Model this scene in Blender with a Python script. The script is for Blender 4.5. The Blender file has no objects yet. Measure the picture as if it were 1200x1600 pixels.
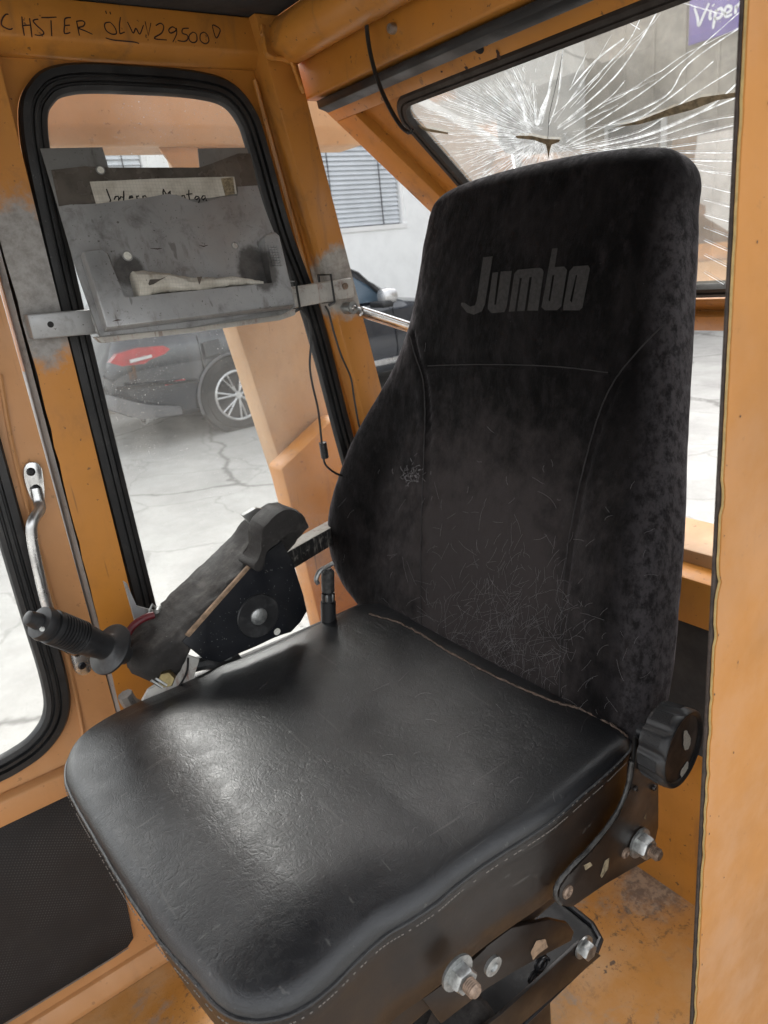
import bpy, bmesh, math, random
import numpy as np
from mathutils import Vector, Matrix
from mathutils.bvhtree import BVHTree
from mathutils.geometry import tessellate_polygon
random.seed(7); RNG = np.random.default_rng(7)
SC = bpy.context.scene
R = math.radians
# ------------------------------------------------------------------ camera, world, sun, exposure
FPX = 1110.0
def _n(v): v = np.array(v, float); return v/np.linalg.norm(v)
_Zd = _n([350, 3100, FPX]); _X = np.array([1670, -600, FPX]); _X = _n(_X-_Zd*(_X@_Zd)); _Y = np.cross(_X, -_Zd)
if _Y @ _n([-800, -315, FPX]) < 0: _Y = -_Y
CM = np.array([_X, _Y, -_Zd])            # camera axes (right, down, forward) -> world
cam = bpy.data.cameras.new('camera'); co = bpy.data.objects.new('camera', cam); SC.collection.objects.link(co)
cam.sensor_fit = 'HORIZONTAL'; cam.sensor_width = 36; cam.lens = 36*FPX/1200
cam.clip_start = .01; cam.clip_end = 500
cam.dof.use_dof = True; cam.dof.focus_distance = .95; cam.dof.aperture_fstop = 13
r_, u_, b_ = CM@np.array([1, 0, 0.]), -(CM@np.array([0, 1, 0.])), -(CM@np.array([0, 0, 1.]))
co.matrix_world = Matrix(((r_[0], u_[0], b_[0], 0), (r_[1], u_[1], b_[1], 0), (r_[2], u_[2], b_[2], 0), (0, 0, 0, 1)))
SC.camera = co
W = bpy.data.worlds.new("World"); SC.world = W; W.use_nodes = True
wn = W.node_tree; bg = wn.nodes['Background']
sky = wn.nodes.new('ShaderNodeTexSky'); sky.sky_type = 'NISHITA'; sky.sun_disc = False
SUN_EL, SUN_AZ = 44, 18                # degrees; azimuth clockwise from +Y
sky.sun_elevation = R(SUN_EL); sky.sun_rotation = R(SUN_AZ); sky.air_density = 1.2; sky.dust_density = 4
hs = wn.nodes.new('ShaderNodeHueSaturation'); hs.inputs['Saturation'].default_value = .13; hs.inputs['Value'].default_value = 1.0
wn.links.new(sky.outputs[0], hs.inputs['Color']); wn.links.new(hs.outputs[0], bg.inputs[0])
bg.inputs[1].default_value = .15
sl = bpy.data.lights.new('sun', 'SUN'); sl.energy = .8; sl.angle = R(30); sl.color = (1, .965, .91)
so = bpy.data.objects.new('sun', sl); SC.collection.objects.link(so)
az, el = R(SUN_AZ), R(SUN_EL)
sdir = Vector((math.sin(az)*math.cos(el), math.cos(az)*math.cos(el), math.sin(el)))
so.rotation_euler = sdir.to_track_quat('Z', 'Y').to_euler()
SC.view_settings.view_transform = 'Standard'; SC.view_settings.look = 'None'
SC.view_settings.exposure = 2.0; SC.view_settings.gamma = 1
SC.cycles.max_bounces = 10; SC.cycles.diffuse_bounces = 6; SC.cycles.transparent_max_bounces = 16
# ------------------------------------------------------------------ picture ray -> point on a real plane
def ray(u, v): return CM@np.array([(u-600)/FPX, (v-800)/FPX, 1.])
def AY(u, v, y): d = ray(u, v); return Vector(d*(y/d[1]))
def AX(u, v, x): d = ray(u, v); return Vector(d*(x/d[0]))
def AZ(u, v, z): d = ray(u, v); return Vector(d*(z/d[2]))
def AP(u, v, P, N): d = ray(u, v); P = np.array(P); N = np.array(N); return Vector(d*((P@N)/(d@N)))
# ------------------------------------------------------------------ node helper
class NT:
    def __init__(s, name):
        s.m = bpy.data.materials.new(name); s.m.use_nodes = True; s.t = s.m.node_tree
        s.t.nodes.clear(); s.out = s.t.nodes.new('ShaderNodeOutputMaterial')
        s.pos = s.t.nodes.new('ShaderNodeNewGeometry').outputs['Position']
    def lk(s, a, b):
        if hasattr(a, 'is_output') or isinstance(a, bpy.types.NodeSocket): s.t.links.new(a, b)
        else: b.default_value = a
    def mapv(s, sc=(1, 1, 1), rot=(0, 0, 0), v=None, loc=(0, 0, 0)):
        n = s.t.nodes.new('ShaderNodeMapping'); s.lk(v or s.pos, n.inputs['Vector'])
        n.inputs['Scale'].default_value = sc; n.inputs['Rotation'].default_value = rot; n.inputs['Location'].default_value = loc
        return n.outputs[0]
    def noise(s, scale, detail=4, rough=.55, v=None, dist=0, col=False):
        n = s.t.nodes.new('ShaderNodeTexNoise'); s.lk(v or s.pos, n.inputs['Vector'])
        n.inputs['Scale'].default_value = scale; n.inputs['Detail'].default_value = detail
        n.inputs['Roughness'].default_value = rough; n.inputs['Distortion'].default_value = dist
        return n.outputs['Color' if col else 'Fac']
    def vor(s, scale, feature='DISTANCE_TO_EDGE', v=None, rnd=1):
        n = s.t.nodes.new('ShaderNodeTexVoronoi'); n.feature = feature; s.lk(v or s.pos, n.inputs['Vector'])
        n.inputs['Scale'].default_value = scale; n.inputs['Randomness'].default_value = rnd
        return n.outputs['Distance']
    def ramp(s, fac, a, b, c0=0., c1=1.):
        n = s.t.nodes.new('ShaderNodeMapRange'); s.lk(fac, n.inputs[0]); n.interpolation_type = 'SMOOTHSTEP'
        for i, x in enumerate((a, b, c0, c1)): n.inputs[i+1].default_value = x
        return n.outputs[0]
    def mix(s, fac, a, b, mode='MIX'):
        n = s.t.nodes.new('ShaderNodeMix'); n.data_type = 'RGBA'; n.blend_type = mode
        s.lk(fac, n.inputs[0]); s.lk((*a, 1) if isinstance(a, tuple) and len(a) == 3 else a, n.inputs[6])
        s.lk((*b, 1) if isinstance(b, tuple) and len(b) == 3 else b, n.inputs[7]); return n.outputs[2]
    def math(s, op, a, b=0.):
        n = s.t.nodes.new('ShaderNodeMath'); n.operation = op; s.lk(a, n.inputs[0]); s.lk(b, n.inputs[1]); return n.outputs[0]
    def vadd(s, a, b, k):
        n = s.t.nodes.new('ShaderNodeVectorMath'); n.operation = 'MULTIPLY_ADD'
        s.lk(b, n.inputs[0]); n.inputs[1].default_value = (k, k, k); s.lk(a, n.inputs[2]); return n.outputs[0]
    def sphere(s, c, rad, soft=.6):           # 1 inside a soft ellipsoid about a point
        v = s.mapv(tuple(1/r for r in rad), loc=tuple(-c[i]/rad[i] for i in range(3)))
        n = s.t.nodes.new('ShaderNodeVectorMath'); n.operation = 'LENGTH'; s.lk(v, n.inputs[0])
        return n.outputs['Value']
    def bump(s, h, strength=.3, dist=.002, nrm=None):
        n = s.t.nodes.new('ShaderNodeBump'); n.inputs['Strength'].default_value = strength
        n.inputs['Distance'].default_value = dist; s.lk(h, n.inputs['Height'])
        if nrm is not None: s.lk(nrm, n.inputs['Normal'])
        return n.outputs[0]
    def bsdf(s, **k):
        n = s.t.nodes.new('ShaderNodeBsdfPrincipled')
        for a, v in k.items():
            a = a.replace('_', ' ')
            if isinstance(v, tuple) and len(v) == 3: v = (*v, 1)
            s.lk(v, n.inputs[a])
        return n.outputs[0]
    def done(s, sh): s.t.links.new(sh, s.out.inputs['Surface']); return s.m
def paint(name, base, dark=(.05, .03, .02), rough=.42, specks=.5, dirt=.35, light=None, bumpk=.15, scale=1, patches=(), metal=0.):
    t = NT(name)
    c = t.mix(t.ramp(t.noise(3*scale, 5, .6), .35, .7), base, tuple(x*.78 for x in base))
    if light: c = t.mix(t.ramp(t.noise(5*scale, 4, .6, v=t.mapv((1, 1, .5))), .5, .75, 0, .8), c, light)
    grime = t.ramp(t.noise(7*scale, 8, .7, dist=.4), .52, .78, 0, dirt)
    c = t.mix(grime, c, dark)
    sp = t.ramp(t.noise(95*scale, 3, .6), .67, .70, 0, specks)
    sp2 = t.ramp(t.noise(34*scale, 4, .7), .70, .72, 0, specks)
    sp = t.math('MAXIMUM', sp, sp2)
    scr = t.ramp(t.noise(70, 2, .5, v=t.mapv((1, 1, .05), rot=(.5, .3, .4))), .70, .74, 0, specks*.6)
    stk = t.ramp(t.noise(24*scale, 5, .65, v=t.mapv((1, 1, .12))), .54, .78, 0, dirt*.9)
    blt = t.ramp(t.noise(13*scale, 7, .75, dist=.8), .60, .66, 0, dirt*.5)
    c = t.mix(t.math('MAXIMUM', stk, blt), c, tuple(x*2.2 for x in dark))
    c = t.mix(t.math('MAXIMUM', sp, scr), c, dark)
    for (pc, rad, col) in patches:
        d = t.sphere(pc, rad)
        d = t.math('ADD', d, t.math('MULTIPLY', t.math('SUBTRACT', t.noise(28, 6, .7), .5), .8))
        pcol = t.mix(t.ramp(t.noise(45, 6, .75), .35, .7), col, tuple(x*.55 for x in col))
        c = t.mix(t.ramp(d, .72, 1.0, .95, 0), c, pcol)
    rg = t.ramp(t.noise(11, 5, .6), .3, .7, rough-.08, rough+.2)
    b = t.bump(t.noise(260, 3, .6), bumpk*.5, .0006)
    b = t.bump(t.noise(18, 5, .6), bumpk, .002, b)
    return t.done(t.bsdf(Base_Color=c, Roughness=rg, Normal=b, Metallic=metal))
def plain(name, base, rough=.5, metal=0., var=.25, scale=40, bumpk=.15, spec=None, dust=None, coat=0):
    t = NT(name)
    c = t.mix(t.ramp(t.noise(scale, 5, .65), .35, .7), base, tuple(x*(1-var) for x in base))
    if dust: c = t.mix(t.ramp(t.noise(scale*.5, 7, .7), .5, .75, 0, dust[1]), c, dust[0])
    rg = t.ramp(t.noise(scale*.7, 4, .6), .3, .7, max(.05, rough-.08), rough+.1)
    k = dict(Base_Color=c, Roughness=rg, Metallic=metal, Normal=t.bump(t.noise(scale*6, 3, .6), bumpk, .0005))
    if spec is not None: k['Specular_IOR_Level'] = spec
    if coat: k['Coat_Weight'] = coat
    return t.done(t.bsdf(**k))
ORANGE = (.52, .212, .032)
GREY_PRIMER = (.30, .30, .29)
M = {}
M['orange'] = paint('orange_cab_paint', ORANGE, dirt=.6, specks=.75)
M['orange_post'] = paint('orange_post_paint', ORANGE, dirt=.3, specks=.7, patches=[((.235, 1.16, .02), (.075, .3, .135), GREY_PRIMER)])
M['orange_pillar'] = paint('orange_pillar_paint', (.49, .198, .032), dirt=.65, patches=[((.765, 1.16, -.035), (.07, .2, .075), (.42, .41, .38))])
M['orange_door'] = paint('faded_glare_door_paint', (.52, .255, .10), light=(.56, .32, .17), dirt=.2, specks=.3)  # faded orange, with sky glare on the door mixed into the peach tone
M['orange_out'] = paint('outdoor_lit_paint', (.48, .275, .13), light=(.54, .35, .19), dirt=.15, specks=.4)  # same orange as the cab, outdoor light mixed in as peach
M['post_near'] = paint('near_post_paint', (.44, .180, .028), dirt=.05, specks=.12, bumpk=.05)
def floor_mat():
    t = NT('worn_floor_paint')
    c = t.mix(t.ramp(t.noise(4, 6, .65), .35, .68), (.43, .19, .035), (.48, .29, .14))
    c = t.mix(t.ramp(t.noise(9, 8, .7, dist=.6), .55, .68, 0, .75), c, (.26, .22, .18))
    d = t.ramp(t.noise(45, 6, .75, dist=.4), .55, .63, 0, .85)
    d = t.math('MAXIMUM', d, t.ramp(t.noise(180, 4, .7), .60, .68, 0, .75))
    d = t.math('MAXIMUM', d, t.ramp(t.noise(24, 4, .6), .66, .70, 0, .9))
    d = t.math('MULTIPLY', d, t.ramp(t.noise(6, 5, .65), .38, .62, .12, 1))
    c = t.mix(d, c, (.06, .04, .03))
    pc = AZ(1050, 1350, -1.28); e = t.math('ADD', t.sphere(tuple(pc), (.22, .10, .2)), t.math('MULTIPLY', t.math('SUBTRACT', t.noise(16, 7, .75), .5), 1.4))
    c = t.mix(t.ramp(e, .5, 1.0, .85, 0), c, t.mix(t.ramp(t.noise(40, 6, .7), .4, .6), (.36, .29, .22), (.13, .11, .10)))
    return t.done(t.bsdf(Base_Color=c, Roughness=t.ramp(t.noise(20, 5), .3, .7, .4, .75), Normal=t.bump(t.noise(90, 6, .7), .4, .002)))
M['floor'] = floor_mat()
def rubber(name, base=(.012, .012, .013), rough=.5, dust=.12):
    t = NT(name)
    c = t.mix(t.ramp(t.noise(14, 7, .7), .45, .75, 0, dust), base, (.22, .20, .18))
    c = t.mix(t.ramp(t.noise(220, 3, .6), .68, .74, 0, .25), c, (.3, .29, .27))
    return t.done(t.bsdf(Base_Color=c, Roughness=t.ramp(t.noise(15, 5), .3, .7, rough-.1, rough+.15), Normal=t.bump(t.noise(70, 7, .75), .5 if 'foam' in name else .05, .003, t.bump(t.noise(300, 3), .2, .0006))))
M['rubber'] = rubber('black_seal_rubber', (.008, .008, .0085), .45, .06); M['foam'] = rubber('worn_armrest_foam', (.018, .0158, .0145), .8, .30)
M['seal_dirty'] = rubber('dirty_rear_seal', (.02, .015, .012), .6, .2)
M['headliner'] = plain('dark_headliner', (.035, .033, .032), .85, var=.4, scale=25, bumpk=.5)
def mat_mat():
    t = NT('perforated_rubber_mat')
    v = t.mapv((1, 1, 1), rot=(0, R(12), 0))
    sx = t.t.nodes.new('ShaderNodeSeparateXYZ'); t.lk(v, sx.inputs[0])
    a = t.math('SINE', t.math('MULTIPLY', sx.outputs[0], 900)); b = t.math('SINE', t.math('MULTIPLY', sx.outputs[2], 900))
    d = t.ramp(t.math('MULTIPLY', a, b), .2, .8)
    c = t.mix(t.math('MULTIPLY', d, t.ramp(t.noise(9, 5), .35, .65, .15, .9)), (.008, .008, .009), (.06, .06, .063))
    c = t.mix(t.ramp(t.noise(12, 7, .7), .5, .8, 0, .2), c, (.06, .055, .052))
    return t.done(t.bsdf(Base_Color=c, Roughness=.62, Normal=t.bump(d, .5, .0015)))
M['mat'] = mat_mat()
def leather(name, base, side=False):
    t = NT(name)
    def ridge(sc, m, k, det=3):
        n = t.noise(sc, det, .55, v=m, dist=.5)
        return t.ramp(t.math('ABSOLUTE', t.math('SUBTRACT', n, .5)), 0, k)
    cr = t.math('MULTIPLY', ridge(30, t.mapv((1, .6, 1), rot=(0, 0, .5)), .035, 5), ridge(44, t.mapv((.6, 1, 1), rot=(0, 0, .3), loc=(3, 1, 2)), .03, 5))
    cr2 = t.math('MULTIPLY', ridge(105, t.mapv((1, .5, 1), rot=(0, 0, 1.0)), .05), ridge(125, t.mapv((.5, 1, 1), rot=(0, 0, .4), loc=(5, 2, 1)), .05))
    msk = t.ramp(t.noise(7, 4, .6), .42, .62)
    scr = t.ramp(t.noise(95, 3, .5, v=t.mapv((1, .035, 1), rot=(0, 0, .9))), .68, .72)
    scr2 = t.ramp(t.noise(110, 3, .5, v=t.mapv((.03, 1, 1), rot=(0, 0, .35))), .68, .72)
    c = t.mix(t.ramp(t.noise(14, 6, .65), .4, .75, 0, .5), base, tuple(x*1.9 for x in base))
    c = t.mix(t.math('MULTIPLY', t.math('MAXIMUM', scr, scr2), .10), c, (.35, .34, .31))
    c = t.mix(t.ramp(t.noise(800, 2, .5), .77, .80, 0, .35), c, (.35, .33, .3))
    r = t.math('ADD', t.ramp(t.noise(26, 6, .7), .3, .7, .30, .42), t.math('MULTIPLY', scr, .12))
    b = t.bump(t.noise(650, 3, .6), .22 if not side else .15, .0010)
    if not side:
        h = t.math('MULTIPLY', cr, msk); b = t.bump(t.math('ADD', h, t.math('MULTIPLY', cr2, .5)), .17, .0012, b)
    b = t.bump(t.noise(16, 5, .6), .07, .006, b)
    return t.done(t.bsdf(Base_Color=c, Roughness=r, Normal=b, Specular_IOR_Level=.6))
M['leather'] = leather('black_creased_vinyl', (.0075, .0079, .0092)); M['leather_side'] = leather('brown_black_side_vinyl', (.013, .0098, .0082), True)
def velour(side=False):
    t = NT('side_lit_velour' if side else 'dark_velour')
    n1 = t.noise(18, 7, .7, v=t.mapv((1, 1, .45)))
    n2 = t.noise(60, 5, .7, v=t.mapv((1, 1, .6)))
    c = t.mix(t.ramp(n1, .38, .68), (.0030, .0027, .0028), (.011, .0095, .0095))
    c = t.mix(t.ramp(n2, .5, .75, 0, .6), c, (.022, .019, .020))
    nap = t.ramp(t.noise(48, 6, .7, v=t.mapv((1, 1, .13), v=t.vadd(t.pos, t.noise(5, 3, .5, col=True), .12))), .50, .75, 0, .75)
    c = t.mix(nap, c, (.016, .014, .0145))
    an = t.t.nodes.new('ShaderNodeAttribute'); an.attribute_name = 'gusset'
    side_lit_col = t.mix(t.ramp(t.noise(85, 6, .75, v=t.mapv((1, 1, .7))), .36, .62), (.014, .0125, .013), (.058, .053, .056))  # same velour; paler mottle paints in the light on the near side
    c = t.mix(an.outputs['Fac'], c, side_lit_col)
    # dusty worn lower centre, clean headrest
    d = t.math('ADD', t.sphere((.64, .76, -.45), (.25, .30, .30)), t.math('MULTIPLY', t.math('SUBTRACT', t.noise(22, 6, .7), .5), 1.1))
    c = t.mix(t.ramp(d, .35, 1.05, .75, 0), c, (.046, .039, .038))
    c = t.mix(t.ramp(t.noise(420, 2, .5), .78, .82, 0, .3), c, (.3, .28, .27))
    return t.done(t.bsdf(Base_Color=c, Roughness=.95, Specular_IOR_Level=.1, Sheen_Weight=t.ramp(t.noise(75, 5, .7, v=t.mapv((1, 1, .5))), .35, .7, .05, .38), Sheen_Roughness=.35,
                         Sheen_Tint=(.85, .8, .85), Normal=t.bump(t.noise(500, 3, .7), .35, .0014, t.bump(n1, .3, .004))))
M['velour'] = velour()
M['thread'] = plain('pale_thread', (.17, .15, .13), .8); M['velour_seam'] = plain('velour_seam', (.024, .021, .021), .9)
M['crust'] = plain('frayed_welt', (.12, .085, .065), .9, var=.6, scale=160)
M['print'] = plain('grey_print', (.026, .0235, .0225), .85, scale=220, var=.35)
M['hair'] = plain('pale_hair', (.20, .19, .195), .6)
M['black_steel'] = plain('black_painted_steel', (.008, .009, .012), .38, scale=30, dust=((.16, .15, .14), .12), var=.3)
M['brown_steel'] = plain('brown_black_painted_steel', (.016, .011, .0085), .36, scale=30, dust=((.07, .05, .04), .35))
M['black_plastic'] = plain('black_plastic', (.018, .018, .019), .42, scale=60, dust=((.13, .13, .13), .35))
M['rim_dark'] = plain('worn_dark_rim', (.06, .058, .055), .5, scale=120, var=.7); M['zinc'] = plain('zinc_plated_steel', (.50, .51, .50), .38, .85, var=.5, scale=90, bumpk=.4)
M['rust_stud'] = plain('rusty_thread', (.33, .24, .18), .55, .5, var=.5, scale=150, bumpk=.4)
M['alu'] = plain('cast_aluminium', (.68, .68, .67), .26, .95, var=.3, scale=35)
M['chrome'] = plain('dull_chrome', (.62, .61, .60), .22, .95, var=.3)
M['brass'] = plain('brass', (.40, .32, .16), .35, .9, var=.4)
M['grey_metal'] = paint('grey_primer_metal', (.30, .30, .29), dark=(.07, .065, .06), rough=.42, dirt=.8, specks=.8, bumpk=.3, scale=2.6, metal=.45)
M['grey_metal2'] = paint('grey_primer_bracket', (.35, .352, .35), dark=(.07, .062, .056), rough=.36, dirt=.75, metal=.4, specks=.8, bumpk=.35, scale=2.6, patches=[(tuple(AY(402, 425, 1.11)), (.035, .05, .05), (.11, .105, .10)), (tuple(AY(205, 420, 1.11)), (.03, .05, .03), (.12, .115, .11))])
M['rusty_white'] = paint('rusty_white_metal', (.50, .48, .44), dark=(.12, .05, .03), rough=.5, dirt=.95, specks=.9, scale=5)
M['worn_bar'] = paint('scuffed_black_bar', (.03, .03, .03), dark=(.42, .40, .35), rough=.55, dirt=.8, specks=.6, scale=5)
M['tape'] = plain('brown_tape', (.12, .105, .09), .28, scale=20, var=.45, bumpk=.2)
M['paper'] = plain('old_paper', (.50, .47, .40), .85, scale=30, var=.3)
M['ink'] = plain('marker_ink', (.040, .014, .008), .6); M['ink2'] = plain('black_ink', (.008, .008, .008), .6)
M['red_hose'] = plain('red_hose', (.13, .012, .018), .45); M['dark'] = plain('shadow_black', (.01, .009, .009), .8)
M['wood'] = plain('ply_edge', (.33, .22, .14), .8, scale=90, var=.5)
M['chip'] = plain('chipped_edge', (.05, .035, .028), .7, scale=120, var=.6); M['bare'] = plain('bare_primer_edge', (.50, .36, .15), .6, scale=120)
M['cable'] = plain('black_cable', (.012, .012, .012), .4); M['white_scuff'] = plain('white_scuff', (.75, .74, .66), .8, scale=300)
def grid_paper():
    t = NT('graph_paper'); v = t.mapv((1, 1, 1), rot=(0, R(-3), 0))
    sx = t.t.nodes.new('ShaderNodeSeparateXYZ'); t.lk(v, sx.inputs[0])
    a = t.math('ABSOLUTE', t.math('SINE', t.math('MULTIPLY', sx.outputs[0], 630))); b = t.math('ABSOLUTE', t.math('SINE', t.math('MULTIPLY', sx.outputs[2], 630)))
    g = t.ramp(t.math('MINIMUM', a, b), 0, .22, .45, 0)
    c = t.mix(t.ramp(t.noise(25, 6, .7), .4, .7), (.56, .53, .46), (.38, .35, .29)); c = t.mix(g, c, (.2, .19, .2))
    return t.done(t.bsdf(Base_Color=c, Roughness=.7, Normal=t.bump(t.noise(30, 5), .3, .003)))
M['grid_paper'] = grid_paper()
def glass(name, dust, col=(.62, .60, .56), clump=1.0, thr=(.3, .8)):
    t = NT(name)
    tr = t.t.nodes.new('ShaderNodeBsdfTransparent'); tr.inputs[0].default_value = (.93, .95, .94, 1)
    gl = t.t.nodes.new('ShaderNodeBsdfGlossy'); gl.inputs['Roughness'].default_value = .03
    fr = t.t.nodes.new('ShaderNodeFresnel'); fr.inputs[0].default_value = 1.45
    m1 = t.t.nodes.new('ShaderNodeMixShader'); t.lk(t.math('MULTIPLY', fr.outputs[0], .6), m1.inputs[0])
    t.t.links.new(tr.outputs[0], m1.inputs[1]); t.t.links.new(gl.outputs[0], m1.inputs[2])
    df = t.t.nodes.new('ShaderNodeBsdfDiffuse'); df.inputs[0].default_value = (*col, 1)
    tl = t.t.nodes.new('ShaderNodeBsdfTranslucent'); tl.inputs[0].default_value = (*col, 1)
    md = t.t.nodes.new('ShaderNodeMixShader'); md.inputs[0].default_value = .5
    t.t.links.new(df.outputs[0], md.inputs[1]); t.t.links.new(tl.outputs[0], md.inputs[2])
    d = t.ramp(t.noise(6, 7, .7), thr[0], thr[1], dust*.4, dust*1.5)
    sp = t.ramp(t.noise(330, 3, .6), .60, .72, 0, .55*clump)
    sp = t.math('MULTIPLY', sp, t.ramp(t.noise(5, 3), .4, .6, .25, 1))
    d = t.math('MAXIMUM', d, sp)
    m2 = t.t.nodes.new('ShaderNodeMixShader'); t.lk(d, m2.inputs[0])
    t.t.links.new(m1.outputs[0], m2.inputs[1]); t.t.links.new(md.outputs[0], m2.inputs[2])
    return t.done(m2.outputs[0])
M['glass'] = glass('dusty_side_glass', .13, clump=1.5); M['glass_door'] = glass('door_glass', .06, clump=.2)
M['glass_rear'] = glass('dirty_cracked_glass', .27, (.50, .48, .43), 1.1)
def crackm():
    t = NT('crack_white'); tl = t.t.nodes.new('ShaderNodeBsdfTranslucent'); tl.inputs[0].default_value = (.95, .97, 1, 1)
    df = t.t.nodes.new('ShaderNodeBsdfDiffuse'); df.inputs[0].default_value = (.92, .95, 1, 1)
    m = t.t.nodes.new('ShaderNodeMixShader'); m.inputs[0].default_value = .72
    t.t.links.new(df.outputs[0], m.inputs[1]); t.t.links.new(tl.outputs[0], m.inputs[2])
    tr = t.t.nodes.new('ShaderNodeBsdfTransparent'); m3 = t.t.nodes.new('ShaderNodeMixShader'); t.lk(t.ramp(t.noise(45, 4, .7), .35, .65, .25, .9), m3.inputs[0])
    t.t.links.new(tr.outputs[0], m3.inputs[1]); t.t.links.new(m.outputs[0], m3.inputs[2]); return t.done(m3.outputs[0])
M['crack'] = crackm(); M['sliver'] = plain('brown_sliver', (.30, .24, .15), .8, scale=120, var=.6)
def ground_mat():
    t = NT('pale_concrete_ground')
    c = t.mix(t.ramp(t.noise(2.2, 8, .7), .3, .7), (.36, .354, .337), (.27, .264, .252))
    c = t.mix(t.ramp(t.noise(26, 6, .7), .5, .7, 0, .45), c, (.30, .295, .28))
    w = t.vadd(t.mapv((1, .8, 1)), t.noise(1.3, 5, .6, col=True), .5)
    c = t.mix(t.ramp(t.noise(75, 4, .8), .56, .66, 0, .5), c, (.17, .165, .155))
    c = t.mix(t.ramp(t.noise(1.1, 6, .7, dist=.7), .5, .68, 0, .35), c, (.22, .215, .20))
    cr = t.math('MAXIMUM', t.ramp(t.vor(.42, v=w), 0, .014, .75, 0), t.ramp(t.vor(1.3, v=w), 0, .02, .35, 0))
    c = t.mix(cr, c, (.10, .095, .088))
    return t.done(t.bsdf(Base_Color=c, Roughness=.9, Normal=t.bump(t.noise(40, 6, .7), .3, .01)))
M['ground'] = ground_mat()
M['wall_white'] = plain('white_render', (.84, .85, .84), .9, scale=3, var=.08, bumpk=.3)
M['wall_beige'] = plain('beige_boards', (.34, .30, .25), .9, scale=2.5, var=.45, bumpk=.3)
M['slat'] = plain('pale_blind_slat', (.70, .73, .76), .5, scale=3, var=.1); M['frame_white'] = plain('white_frame', (.78, .78, .77), .5, scale=3, var=.08)
M['pane_dark'] = plain('dark_window_glass', (.05, .06, .07), .08, scale=3)
M['car_paint'] = plain('dark_car_paint', (.020, .024, .032), .16, scale=4, var=.2, bumpk=0, coat=1); M['car_black'] = plain('car_black_trim', (.015, .015, .016), .55, scale=8)
M['car_glass'] = plain('car_glass', (.06, .09, .12), .05, scale=4, bumpk=0); M['car_trim'] = plain('grey_bumper_trim', (.12, .12, .125), .5, scale=8); M['tyre'] = plain('tyre', (.022, .022, .023), .8, scale=20)
M['rim'] = plain('silver_rim', (.62, .62, .62), .3, .8, scale=10); M['tail'] = plain('tail_light_red', (.40, .02, .025), .2, scale=4, var=.4, bumpk=0, coat=1)
M['tail_white'] = plain('tail_light_clear', (.6, .6, .6), .2, scale=4); M['purple'] = plain('purple_banner', (.12, .07, .36), .5, scale=5, var=.2)
M['white_print'] = plain('white_letters', (.8, .8, .85), .6)
# ------------------------------------------------------------------ mesh helpers
def bmn(): return bmesh.new()
def obj(name, bm, mat, parent=None, label=None, cat=None, group=None, kind=None, sharp=35, smooth=True):
    me = bpy.data.meshes.new(name)
    if isinstance(bm, bmesh.types.BMesh):
        bmesh.ops.recalc_face_normals(bm, faces=bm.faces[:]) if name not in OPEN else None
        bm.to_mesh(me); bm.free()
    else: me.from_pydata([tuple(p) for p in bm[0]], [], bm[1])
    n = len(me.vertices); a = np.empty(n*3); me.vertices.foreach_get('co', a); a = a.reshape(-1, 3)
    c = (a.min(0)+a.max(0))/2; c[2] = a[:, 2].min(); a -= c; me.vertices.foreach_set('co', a.ravel())
    if smooth:
        me.polygons.foreach_set('use_smooth', [True]*len(me.polygons)); me.set_sharp_from_angle(angle=R(sharp))
    me.materials.append(mat); me.update()
    o = bpy.data.objects.new(name, me); SC.collection.objects.link(o); o.location = c
    if parent is not None:
        o.parent = parent; o.location = Vector(c)-PW[parent.name]
    PW[o.name] = Vector(c)
    for k, v in (('label', label), ('category', cat), ('group', group), ('kind', kind)):
        if v: o[k] = v
    return o
OPEN = set(); PW = {}
def thing(name, loc, label, cat, group=None, kind=None):
    o = bpy.data.objects.new(name, None); SC.collection.objects.link(o); o.location = loc; PW[o.name] = Vector(loc)
    o.empty_display_size = .1; o['label'] = label; o['category'] = cat
    if group: o['group'] = group
    if kind: o['kind'] = kind
    return o
def box(bm, lo, hi, bev=0):
    vs = [bm.verts.new((x, y, z)) for x in (lo[0], hi[0]) for y in (lo[1], hi[1]) for z in (lo[2], hi[2])]
    f = [bm.faces.new([vs[i] for i in q]) for q in ((0, 1, 3, 2), (4, 6, 7, 5), (0, 4, 5, 1), (2, 3, 7, 6), (0, 2, 6, 4), (1, 5, 7, 3))]
    if bev: bmesh.ops.bevel(bm, geom=list({e for q in f for e in q.edges}), offset=bev, segments=3, profile=.5, affect='EDGES')
    return bm
def prism(bm, pts, ext, bev=0, segs=2):
    """polygon of 3-D points pushed out along a vector"""
    a = [bm.verts.new(p) for p in pts]; b = [bm.verts.new(Vector(p)+Vector(ext)) for p in pts]; n = len(a)
    fs = [bm.faces.new(a), bm.faces.new(b[::-1])]+[bm.faces.new((a[i], b[i], b[(i+1) % n], a[(i+1) % n])) for i in range(n)]
    if bev: bmesh.ops.bevel(bm, geom=list({e for q in fs for e in q.edges}), offset=bev, segments=segs, profile=.5, affect='EDGES', clamp_overlap=True)
    return bm
def catmull(P, k=8, closed=False):
    P = [Vector(p) for p in P]; n = len(P); out = []
    for i in range(n if closed else n-1):
        g = lambda j: P[j % n] if closed else P[min(max(j, 0), n-1)]
        p0, p1, p2, p3 = g(i-1), g(i), g(i+1), g(i+2)
        for q in range(k):
            t = q/k; out.append(.5*((2*p1)+(p2-p0)*t+(2*p0-5*p1+4*p2-p3)*t*t+(3*p1-p0-3*p2+p3)*t**3))
    if not closed: out.append(P[-1])
    return out
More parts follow.
